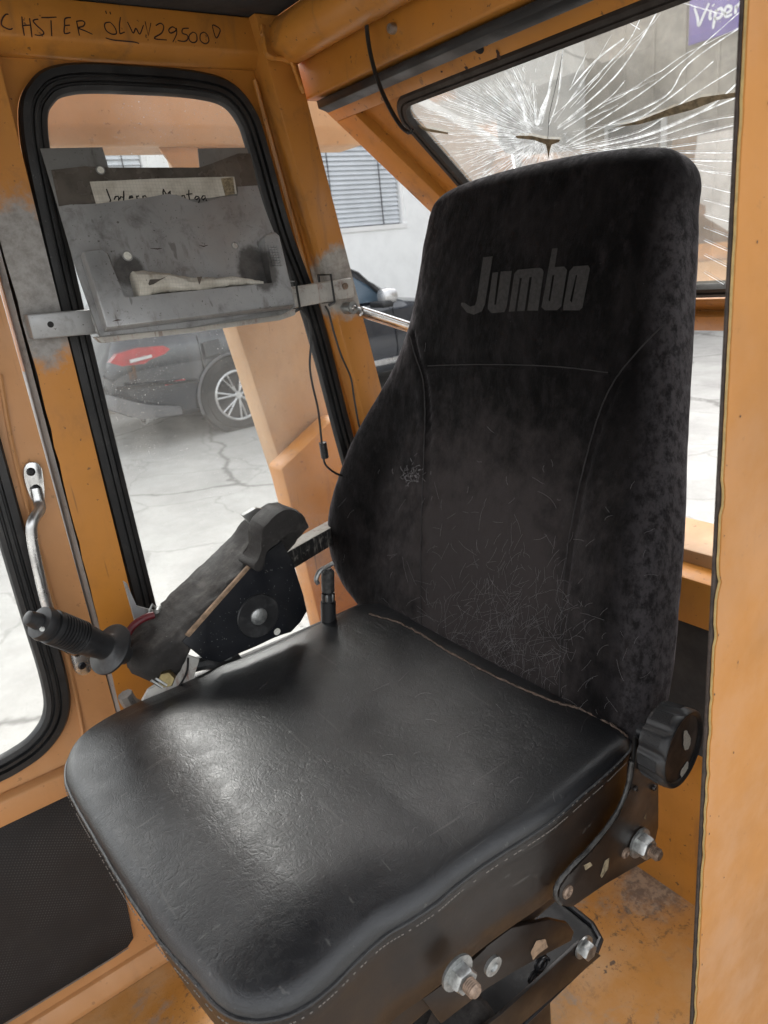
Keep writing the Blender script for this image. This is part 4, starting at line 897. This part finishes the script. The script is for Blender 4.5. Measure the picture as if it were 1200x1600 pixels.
seamL = [bpl(u, v, 0.0) for u, v in ((640,525),(650,560),(660,590),(664,640),(662,720),(659,800),(657,900),(658,985))]
seamR = [bpl(u, v, 0.0) for u, v in ((1038,505),(1000,545),(960,595),(935,650),(915,720),(897,800),(884,880),(877,980),(874,1095))]
seamH = [bpl(u, v, 0.0) for u, v in ((664,572),(720,570),(800,570),(880,574),(955,583))]
seamE = [bpl(u, v, -.03) for u, v in ((1045,380),(1040,500),(1030,620),(1026,740),(1022,850),(1008,960),(990,1050),(975,1135))]
def segd(H, Y, line):
    d = np.full(H.shape, 1e9)
    for (h0, y0), (h1, y1) in zip(line, line[1:]):
        dx, dy = h1-h0, y1-y0; t = np.clip(((H-h0)*dx+(Y-y0)*dy)/(dx*dx+dy*dy), 0, 1)
        d = np.minimum(d, np.hypot(H-(h0+t*dx), Y-(y0+t*dy)))
    return d
th = np.linspace(0, 2*np.pi, NB, endpoint=False)+.0123
cs, sn = np.cos(th), np.sin(th); EX = 2/3.6
cy_ = np.sign(cs)*np.abs(cs)**EX; fz = np.sign(sn)*np.abs(sn)**EX
# denser front: front is sn>0
HH = np.zeros((len(HS), NB)); YY = HH.copy(); FF = HH.copy()
for i, h in enumerate(HS):
    hq = min(h, HMAX-RC); yf = smooth_interp(hq, FH); yn = smooth_interp(hq, NH)
    if h > HMAX-RC:
        s_ = (h-(HMAX-RC))/RC; ins = RC*(1-math.sqrt(max(0, 1-s_*s_))); yf -= ins; yn += ins
    mid = (yf+yn)/2; hw = (yf-yn)/2
    tb = .032; s2 = max(0, (h-(HMAX-tb))/tb); tk = math.sqrt(max(0.0, 1-min(1, s2)**2))*.92+.08 if s2 > 0 else 1
    T_ = TH*tk*(1-.12*max(0, h)/HMAX)
    HH[i] = h; YY[i] = mid+hw*cy_; FF[i] = -TH/2+T_/2*fz
    a = np.clip((np.abs(cy_)-.55)/.38, 0, 1); a = a*a*(3-2*a); front = np.clip((fz+1)/2, 0, 1)
    FF[i] += fwing(h)*a*front-.006*np.exp(-((h-.25)/.2)**2)*(1-a)*(fz > 0)
    FF[i] += (.012*math.exp(-((h-.60)/.11)**2))*(1-np.abs(cy_)**2)*(fz > .2)
    # crown of the top edge
    HH[i] -= (.010*np.abs(cy_)**2)*max(0, (h-.55)/.2)
fm = (fz > .3)[None, :]
for ln, dep, wd in ((seamL, .0045, .0045), (seamR, .0028, .004), (seamH, .003, .004), (seamE, .002, .006)):
    d = segd(HH, YY, ln); FF -= fm*(dep*np.exp(-(d/wd)**2)-dep*.5*np.exp(-((d-.016)/.012)**2))
V = []
for i in range(len(HS)):
    for j in range(NB):
        p = B0+BU*HH[i, j]+Vector((0, YY[i, j], 0))+BN*FF[i, j]
        p += BN*(.0025*mn.noise(p*9)+.0008*mn.noise(p*40)); V.append(p)
F = []
for i in range(len(HS)-1):
    for j in range(NB): q = (j+1) % NB; F.append((i*NB+j, i*NB+q, (i+1)*NB+q, (i+1)*NB+j))
F.append(tuple(range(NB))[::-1]); F.append(tuple((len(HS)-1)*NB+j for j in range(NB)))
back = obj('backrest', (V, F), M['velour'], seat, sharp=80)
at_ = back.data.attributes.new('gusset', 'FLOAT', 'POINT')     # where light on the near side panel is painted in
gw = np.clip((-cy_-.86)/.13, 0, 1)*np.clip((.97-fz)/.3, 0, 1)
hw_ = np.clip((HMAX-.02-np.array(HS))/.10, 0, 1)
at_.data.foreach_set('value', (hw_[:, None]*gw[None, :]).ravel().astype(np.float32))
BV_B = BVHTree.FromPolygons([tuple(v) for v in V], F)
def hit(bv, u, v, off=.0008):
    d = Vector(ray(u, v)).normalized(); r = bv.ray_cast(Vector((0, 0, 0)), d)
    if r[0] is None: return None, None
    nn = r[1] if r[1].dot(d) < 0 else -r[1]
    return r[0]+nn*off, nn
def surf_tube(bv, px, r, off=.0003, jit=0, step=4):
    P = []
    pp = catmull([Vector((u, v, 0)) for u, v in px], 10)
    for q in pp:
        p, nn = hit(bv, q.x+random.uniform(-jit, jit), q.y+random.uniform(-jit, jit), off)
        if p is not None: P.append(p)
    b = bmn()
    if len(P) > 2: tube(b, P, r, 6)
    return b
for px, r in (([(640,525),(650,560),(660,590),(664,640),(662,720),(659,800),(657,900),(658,980)], .0011), ([(1036,508),(1000,545),(960,595),(935,650),(915,720),(897,800),(884,880),(877,980),(874,1090)], .0010), ([(668,572),(720,570),(800,570),(880,574),(950,582)], .0008)):
    obj('seam', surf_tube(BV_B, px, r, .0002, .3), M['velour_seam'], back)
# printed word
JP = {'J': [[(250,122),(332,113),(265,520),(240,580),(170,610),(110,590),(62,530),(62,508),(92,508),(140,542),(180,530),(195,490)]],
 'u': [[(330,252),(378,248),(345,522),(360,525),(400,243),(495,238),(450,545),(430,588),(320,597),(290,560),(290,530)]],
 'm': [[(545,228),(730,210),(755,222),(765,245),(718,575),(625,575),(665,290),(645,290),(603,578),(538,580),(580,298),(562,298),(520,582),(468,583),(515,260)]],
 'b': [[(838,48),(885,44),(860,205),(940,200),(965,230),(915,540),(880,572),(775,573),(745,545),(755,500),(800,250)], [(840,275),(857,272),(820,498),(806,488)]],
 'o': [[(1020,200),(1145,190),(1160,220),(1095,550),(1070,573),(930,573),(935,520),(985,240)], [(1040,272),(1052,275),(1005,508),(990,490)]]}
OPEN.add('letter')
for ch, loops in JP.items():
    V3 = [[Vector((x, y, 0)) for x, y in lp] for lp in loops]; tri = tessellate_polygon(V3); flat = [v for lp in V3 for v in lp]
    bm = bmn(); vv = [bm.verts.new(v) for v in flat]
    for t in tri:
        try: bm.faces.new([vv[i] for i in t])
        except Exception: pass
    bmesh.ops.subdivide_edges(bm, edges=bm.edges[:], cuts=5, use_grid_fill=True)
    for v in bm.verts:
        p, nn = hit(BV_B, 710+v.co.x/5.4545, 380+v.co.y/5.4545, .0012)
        if p is not None: v.co = p
    obj('letter', bm, M['print'], back, smooth=False)
# pale hairs and lint on the backrest and the cushion
def hairs(bv, n, cu, cv, su, sv, w, par, L=(8, 30), lim=None, name='stray_hair'):
    bm = bmn()
    for _ in range(n):
        u, v = random.gauss(cu, su), random.gauss(cv, sv); a = random.gauss(-1.35, .6) if random.random() < .82 else random.uniform(0, 6.28); l = random.uniform(*L); cur = random.gauss(0, .07); P = []
        if lim and not lim(u, v): continue
        lift = .002*random.random()
        for k in range(9):
            p, nn = hit(bv, u, v, .0010+lift*math.sin(k/8*3.14))
            if p is None: break
            if P and (p-P[-1]).length > .012: break
            P.append(p); u += math.cos(a)*l/8; v += math.sin(a)*l/8; a += cur+random.gauss(0, .06)
        if len(P) > 3: tube(bm, P, w, 3)
    return obj(name, bm, M['hair'], par, kind='stuff', smooth=False)
lb = lambda u, v: v < 955+.5*(u-570)+8
hairs(BV_B, 460, 785, 1000, 66, 64, .00013, back, (10, 42), lambda u, v: v < 975+.49*(u-600)-6)
hairs(BV_B, 170, 760, 940, 130, 130, .00013, back, (6, 22), lambda u, v: v < 975+.49*(u-600)-6, 'lint')
hairs(BV_B, 60, 645, 742, 10, 8, .0003, back, (3, 9), None, 'lint')
hairs(BV_C, 70, 640, 1130, 190, 110, .00012, cush, (5, 30), None, 'lint')
# frayed welt where cushion and backrest meet
bm = surf_tube(BV_C, [(576,960),(620,972),(655,990),(700,1018),(760,1050),(820,1078),(870,1098),(905,1108),(950,1130),(980,1152)], .0018, .0005, .8); rough_up(bm, .0012, 400); obj('frayed_welt', bm, M['crust'], seat)
# ---- recliner bracket, knob, nuts on the near side
NY = .43
bk = [(988,1150),(1003,1158),(1024,1200),(1024,1288),(1013,1338),(985,1352),(940,1378),(890,1413),(876,1412),(868,1400),(870,1384),(885,1362),(930,1315),(962,1272),(980,1230),(987,1190)]
bm = bmn(); prism(bm, [AY(u, v, NY) for u, v in bk], (0, -.005, 0), .0012); brk = obj('recliner_bracket', bm, M['brown_steel'], seat)
bm = bmn(); sweep(bm, catmull([AY(u, v, NY-.005) for u, v in bk[8:]], 6), circ(.0028, 8), up=(0, -1, 0)); rough_up(bm, .0008, 200); obj('worn_rim', bm, M['rim_dark'], brk)
bm = bmn(); tube(bm, catmull([AY(u, v, NY-.005) for u, v in ((1003,1160),(998,1180),(996,1200),(1003,1190),(1018,1182))], 6), .0018, 6); tube(bm, catmull([AY(u, v, NY-.004) for u, v in ((992,1150),(990,1190),(984,1230))], 5), .0022, 6); obj('bowden_wire', bm, M['cable'], brk)
def bolt(u, v, y, r, par, h=.012, stud=.0, washer=1.35, mat='zinc', studmat='rust_stud', tilt=0):
    o = AY(u, v, y); ax = Vector((0, -1, tilt)).normalized(); bm = bmn()
    hexnut(bm, o+ax*.003, ax, r, h); p_ = obj('nut' if stud else 'bolt_head', bm, M[mat], par)
    bm = bmn(); lathe(bm, o, ax, [(0, r*washer), (.003, r*washer)], n=24); obj('washer', bm, M[mat], p_)
    if stud:
        bm = bmn(); pf = [(0, r*.5)]; k = 0.0
        while k < stud: pf += [(h+.002+k, r*.56), (h+.0032+k, r*.47)]; k += .0024
        lathe(bm, o, ax, pf+[(h+.003+stud, r*.4)], n=16); obj('stud', bm, M[studmat], p_)
    return p_
bolt(998, 1316, NY-.006, .0150, brk, .014, .014)
for (u, v, r) in ((977, 1332, .0075), (886, 1393, .0085), (992, 1232, .004), (1021, 1230, .004)):
    bm = bmn(); o = AY(u, v, NY-.005); lathe(bm, o, (0, -1, 0), [(0, r), (.002, r), (.0035, r*.75), (.0035, r*.5), (.0015, r*.4)], n=20); obj('rivet', bm, M['rust_stud'] if r > .005 else M['brown_steel'], brk)
bm = bmn()
for px in ([(945, 1345), (952, 1340), (950, 1358), (940, 1372), (938, 1368)], [(912, 1352), (922, 1347), (926, 1352), (915, 1360)], [(1006, 1278), (1010, 1270), (1009, 1281)]): bm.faces.new([bm.verts.new(AY(u, v, NY-.0056)) for u, v in px])
obj('paint_chip', bm, M['sliver'], brk, kind='stuff', smooth=False)
# knob: scalloped rim, face disc, two worn white marks
ko = AY(1068, 1171, .378); ax = Vector((.10, -1, .0)).normalized()
def kmod(t, d):
    if d > -.004: return 1
    x = (t*10) % 1; return 1-.075*math.exp(-((x-.5)/.17)**2)
bm = bmn(); lathe(bm, ko, ax, [(-.036, .041), (-.034, .0455), (-.010, .0485), (-.005, .049), (0, .0475), (.0015, .046), (.001, .043), (-.002, .041), (-.0022, .0)], n=160, mod=kmod)
kn = obj('recline_knob', bm, M['black_plastic'], seat, sharp=50)
bm = bmn(); lathe(bm, ko, ax, [(-.055, .010), (-.033, .010)], n=16); obj('knob_shaft', bm, M['black_steel'], kn)
bm = bmn(); a1 = ax.cross(Vector((0, 0, 1))).normalized(); b1 = ax.cross(a1)
for k in range(10):     # knurled grip pads between the scallops
    for q in range(9):
        t = 2*math.pi*(k+(-.22+.055*q))/10; dr = a1*math.cos(t)+b1*math.sin(t)
        tube(bm, [ko+ax*-.031+dr*.0462, ko+ax*-.009+dr*.0487], .0006, 4)
obj('knurling', bm, M['black_plastic'], kn, kind='stuff')
bm = bmn()
for px in ([(1069,1143),(1074,1143),(1079,1155),(1077,1168),(1070,1172),(1068,1160)], [(1074,1190),(1076,1196),(1072,1208),(1066,1215),(1063,1208),(1068,1198)]):
    N3 = ax; pts = [AP(u, v, tuple(ko-ax*.0012), tuple(N3)) for u, v in px]; pts = catmull(pts, 5, True)
    bm.faces.new([bm.verts.new(p+Vector((random.uniform(-1, 1), 0, random.uniform(-1, 1)))*.0008) for p in pts])
obj('white_mark', bm, M['white_scuff'], kn, smooth=False)
# lower nuts on the side panel, suspension
bolt(713, 1518, .428, .0150, seat, .014, .014)
bm = bmn(); lathe(bm, AY(768, 1507, .445), (0, -1, 0), [(0, .012), (.004, .012), (.0045, .006), (.002, .005)], n=20); obj('slot_washer', bm, M['zinc'], seat)
susp = seat
SYn = .49
bm = bmn(); arm = [(690,1600),(660,1560),(720,1520),(760,1480),(800,1450),(860,1437),(888,1443),(897,1456),(893,1470),(850,1492),(800,1520),(760,1545)]
prism(bm, [AY(u, v, .462) for u, v in arm], (0, .006, 0), .001); obj('scissor_arm', bm, M['brown_steel'], seat)
bm = bmn(); bm.faces.new([bm.verts.new(AY(u, v, .4612)) for u, v in ((829,1488),(838,1470),(852,1467),(856,1480),(840,1492),(833,1500))]); obj('bare_patch', bm, M['wood'], seat, smooth=False)
# base tray with rim
zt = AY(905, 1440, .56).z
tr = [AZ(u, v, zt) for u, v in ((868, 1418), (905, 1432), (930, 1450), (942, 1468), (938, 1486))]
tx = max(p.x for p in tr); tr = [Vector((.36, .92, zt)), Vector((tx-.03, .92, zt)), Vector((tx, .89, zt))]+[Vector((tx, tr[-1].y+.035, zt)), Vector((tx-.012, tr[-1].y+.01, zt)), Vector((tx-.04, tr[-1].y, zt)), Vector((.36, tr[-1].y, zt))]
bm = bmn(); prism(bm, tr, (0, 0, -.008), .001); tray = obj('base_tray', bm, M['black_plastic'], seat)
bm = bmn(); sweep(bm, [tr[k].lerp(tr[(k+1) % len(tr)], q/6)+Vector((0, 0, .003)) for k in range(len(tr)) for q in range(6)], circ(.0045, 8), up=(0, 0, 1), closed=True); obj('tray_rim', bm, M['black_steel'], tray)
ty = tr[-1].y
pts = [AY(u, v, ty-.004) for u, v in ((903,1468),(935,1490),(870,1545),(760,1640),(700,1640),(780,1580))]
bm = bmn(); prism(bm, pts, (0, -.005, 0), .001); obj('side_rail', bm, M['brown_steel'], seat)
bolt(911, 1479, ty-.011, .013, seat, .012)
bm = bmn(); box(bm, (.38, ty+.05, FZ+.001), (tx-.08, .86, zt-.01), .01); obj('pedestal', bm, M['black_steel'], seat)
bm = bmn(); o = AY(690, 1610, .60); o2 = AY(860, 1500, .60)
d = (o2-o).normalized(); pf = []
for k in range(9): pf += [(k*.03, .038), (k*.03+.012, .041), (k*.03+.024, .038)]
lathe(bm, o-d*.08, d, pf, n=28); obj('damper', bm, M['foam'], seat)
bm = bmn(); lathe(bm, AY(725, 1610, .53), (.2, -.3, .9), [(-.06, .045), (.0, .047), (.02, .042), (.03, .025)], n=28); obj('rubber_boot', bm, M['foam'], seat)
for (u, v) in ((840, 1530), (850, 1508)):
    bm = bmn(); c0 = AY(u, v, .51); pth = [c0+Vector((.011*math.cos(t), .004*t/6, .011*math.sin(t))) for t in np.linspace(0, 12, 40)]
    tube(bm, pth, .002, 6); obj('spring', bm, M['black_steel'], seat)
# ---- velour side bottom filler: hinge plate behind knob
bm = bmn(); box(bm, (.66, .46, -.80), (.70, .49, -.58), .004); obj('hinge_plate', bm, M['black_steel'], seat)
# ================================================================== ARMREST CONSOLE
AYY = .985
arm_ = thing('control_armrest', (.4, 1.03, -.62), 'worn black foam armrest console with joystick on the far side of the seat', 'armrest')
pl = [(285,1003),(330,950),(405,872),(440,845),(458,880),(474,930),(480,955),(470,972),(455,988),(440,992),(425,998),(400,1010),(368,1022),(345,1036),(318,1030)]
bm = bmn(); prism(bm, [AY(u, v, AYY) for u, v in pl], (0, .005, 0), .0012); pt = obj('side_plate', bm, M['black_steel'], arm_)
bm = bmn(); o = AY(403, 962, AYY); lathe(bm, o, (0, -1, 0), [(0, .037), (.002, .0372), (.0035, .036), (.0036, .018)], n=48); obj('large_washer', bm, M['black_plastic'], pt)
bm = bmn(); lathe(bm, o+Vector((0, -.0036, 0)), (0, -1, 0), [(0, .0145), (.002, .014), (.004, .010), (.0046, .003)], n=28); obj('bolt_head', bm, M['zinc'], pt)
bm = bmn(); lathe(bm, AY(433, 987, AYY-.0004), (0, -1, 0), [(0, .006), (.0004, .006)], n=14); obj('slot_hole', bm, M['white_scuff'], pt)
bm = bmn()
for _ in range(230):
    u, v = random.uniform(300, 475), random.uniform(880, 1030)
    if v < 1003-(u-285)*1.05+12 or v > 1045-.3*(u-285): continue
    p = AY(u, v, AYY-.0008); r = random.uniform(.0002, .0007); bm.faces.new([bm.verts.new(p+Vector((math.cos(t)*r, 0, math.sin(t)*r*random.uniform(1, 2.5)))) for t in (0, 1.5, 3, 4.5)])
obj('paint_speck', bm, M['grey_metal'], pt, kind='stuff', smooth=False)
# plywood layer
bm = bmn(); prism(bm, [AY(u, v, AYY-.002) for u, v in ((290,993),(398,873),(402,876),(296,996))], (0, .006, 0), .001); obj('plywood_layer', bm, M['wood'], arm_)
# foam pad lofted along its axis
ax0, ax1 = AY(203, 1046, 1.048), AY(455, 802, 1.056)
n_ = 44; bm = bmn(); rings = []; axd = (ax1-ax0).normalized(); side = Vector((0, 1, 0)); upv = side.cross(axd)*-1
if upv.z < 0: upv = -upv
for i in range(n_):
    t = i/(n_-1); p = ax0.lerp(ax1, t)
    hw = .062; hh = .017
    b = math.exp(-((t-.10)/.13)**2)             # bulb at the front
    hh += .016*b; hw += .003*b
    e = math.exp(-((t-.84)/.07)**2); hh += .010*e
    endk = math.sqrt(max(.02, 1-(1-min(1, t/.10))**2)); ende = max(.8, math.sqrt(max(.05, 1-(1-min(1, (1-t)/.02))**2))); kq = endk*ende
    p = p+upv*(.004-.010*b)
    rg = []
    for j in range(28):
        a = 2*math.pi*j/28; c_, s_ = math.cos(a), math.sin(a); ex = .42
        rg.append(bm.verts.new(p+side*(hw*kq*math.copysign(abs(c_)**ex, c_))+upv*(hh*kq*math.copysign(abs(s_)**ex, s_))))
    rings.append(rg)
for A, B in zip(rings, rings[1:]):
    for j in range(28): bm.faces.new((A[j], A[(j+1) % 28], B[(j+1) % 28], B[j]))
bm.faces.new(rings[0][::-1]); bm.faces.new(rings[-1]); bmesh.ops.subdivide_edges(bm, edges=bm.edges[:], cuts=1, use_grid_fill=True)
rough_up(bm, .003, 26, 2); rough_up(bm, .0016, 130, 4); pad = obj('foam_pad', bm, M['foam'], arm_, sharp=80)
# torn foam flap at the rear top, bare scuffed strip
bm = bmn(); prism(bm, catmull([AY(u, v, .962) for u, v in ((408,868),(395,885),(403,893),(412,888),(416,872),(419,858),(432,848),(445,838),(470,822),(472,810),(462,798),(448,796),(430,806),(410,830))], 4, True), (0, .05, 0), .003); rough_up(bm, .0025, 60); obj('torn_flap', bm, M['foam'], arm_)
bm = bmn(); bvp = BVHTree.FromBMesh((lambda b: (b.from_mesh(pad.data), b)[1])(bmn())); off = PW[pad.name]
for px, mt_ in (([(272,985),(285,960),(320,935),(355,905),(378,885),(372,897),(340,930),(300,975),(285,990)], 'grey_metal'),):
    pass
bm.free()
bm = bmn(); prism(bm, [AY(u, v, 1.05) for u, v in ((380,806),(400,794),(420,797),(425,812),(395,822))], (0, .012, 0), .001); obj('top_cap', bm, M['grey_metal'], arm_)
# foam edge fitting
for (u, v) in ((236, 1063), (243, 1060)):
    bm = bmn(); a = AY(u, v, .955); tube(bm, [a, a+Vector((.012, -.004, -.016))], .0022, 6); obj('wire_end', bm, M['zinc'], arm_)
bm = bmn(); hexnut(bm, AY(262, 1058, .985), (-.4, -.8, .2), .013, .014); obj('brass_nut', bm, M['brass'], arm_)
bm = bmn(); prism(bm, [AY(u, v, .998) for u, v in ((222,1096),(232,1078),(262,1060),(284,1040),(290,1022),(312,1030),(300,1070),(270,1092))], (0, .006, 0), .001); obj('steel_bracket', bm, M['rusty_white'], arm_)
bm = bmn(); tube(bm, catmull([AY(u, v, .995) for u, v in ((294,1028),(292,1050),(280,1072),(262,1090))], 6), .0016, 6); obj('bracket_edge', bm, M['dark'], arm_)
bm = bmn(); tube(bm, catmull([AY(u, v, 1.02) for u, v in ((300,1040),(325,1035),(350,1042),(375,1030))], 6), .012, 10); obj('black_hose', bm, M['black_plastic'], arm_)
bm = bmn(); lathe(bm, AY(330, 1042, 1.03), (1, 0, .25), [(0, .010), (.02, .010), (.022, .013), (.034, .013), (.036, .009), (.06, .009)], n=14); obj('hose_fitting', bm, M['zinc'], arm_)
# support tube towards the seat frame and gas spring
a, b_ = AY(440, 885, 1.04), AY(540, 826, 1.17); d = (b_-a); bm = bmn()
prism(bm, [a+Vector((0, 0, .018)), a-Vector((0, 0, .018)), b_-Vector((0, 0, .018)), b_+Vector((0, 0, .018))], (0, .034, 0), .003); st_ = obj('support_tube', bm, M['worn_bar'], arm_)
bm = bmn(); a2 = a+(b_-a)*.1; prism(bm, [a2+Vector((0, .001, .0182)), a2+Vector((0, .032, .0182)), b_+Vector((0, .032, .0182)), b_+Vector((0, .001, .0182))], (0, 0, .0008)); obj('worn_top', bm, M['rusty_white'], st_)
gt = AY(512, 893, 1.0); gd = (AY(514, 1010, 1.0)-gt).normalized()
bm = bmn(); lathe(bm, gt, gd, [(-.006, .007), (0, .010), (.034, .010), (.035, .007), (.04, .007), (.04, .0115), (.056, .0115), (.056, .0135), (.16, .0135)], n=6 if False else 22); gs = obj('gas_spring', bm, M['black_plastic'], arm_)
bm = bmn(); lathe(bm, gt, gd, [(-.004, .008), (0, .0115), (.036, .0115)], n=20); obj('clevis', bm, M['rim_dark'], gs)
bm = bmn(); hexnut(bm, gt+gd*.040, gd, .0125, .014); obj('lock_nut', bm, M['zinc'], gs)
bm = bmn(); tube(bm, catmull([AY(u, v, .985) for u, v in ((497,912),(494,905),(500,892),(512,885),(520,880))], 6), .004, 8); obj('pin_clip', bm, M['zinc'], gs)
# bracket by the post with clevis, red hose
bm = bmn(); prism(bm, [AY(u, v, 1.10) for u, v in ((193,908),(199,912),(213,948),(245,955),(240,972),(215,1000),(212,975)) ], (0, .006, 0), .0012); obj('grey_bracket', bm, M['grey_metal2'], arm_)
bm = bmn(); sweep(bm, [AY(u, v, 1.09) for u, v in ((238,944),(244,950),(243,962),(236,966),(234,954))], circ(.0022, 6), closed=True, up=(0, -1, 0)); lathe(bm, AY(248, 952, 1.09), (-.5, -.8, .1), [(-.012, .004), (.012, .004)], n=10); obj('shackle', bm, M['zinc'], arm_)
bm = bmn(); tube(bm, catmull([AY(u, v, 1.06) for u, v in ((240,961),(225,966),(208,978),(198,995),(195,1012))], 8), .0058, 10); obj('red_hose', bm, M['red_hose'], arm_)
bm = bmn(); tube(bm, catmull([AY(u, v, 1.06) for u, v in ((195, 1085), (205, 1100), (225, 1108))], 5), .012, 8); obj('lower_lug', bm, M['grey_metal'], arm_)
# joystick
ja, jb = AY(46, 966, .99), AY(192, 1022, 1.03); jd = (jb-ja).normalized(); JL = (jb-ja).length
js = thing('joystick', jb, 'black ribbed joystick grip pointing left from the armrest front', 'joystick')
bm = bmn(); k = JL/.155
pf = [(0.014, .014), (.015, .0225), (.022, .0245), (.027, .0235), (.0275, .0205), (.031, .0205), (.0315, .0245)]
z = .036
while z < .078: pf += [(z, .0250), (z+.0022, .0250), (z+.0026, .0226), (z+.0042, .0226)]; z += .0046
pf += [(.080, .0235), (.100, .0215), (.115, .0195), (.122, .0195), (.126, .024), (.1275, .036), (.130, .0395), (.1335, .0395), (.1345, .030), (.136, .013), (.145, .011), (.147, .015), (.160, .015)]
lathe(bm, ja, jd, [(a*k, r*.98) for a, r in pf], n=48); obj('grip', bm, M['black_plastic'], js, sharp=40)
bm = bmn(); lathe(bm, ja, jd, [(-.004, .0075), (-.003, .0095), (.003, .0105), (.012, .0115), (.016, .0115)], n=20); obj('push_button', bm, M['black_plastic'], js)
bm = bmn(); o = AY(66, 983, .967); lathe(bm, o, (-.1, -1, .1), [(0, .0035), (.002, .0028), (.0018, .001)], n=12); obj('set_screw', bm, M['zinc'], js)
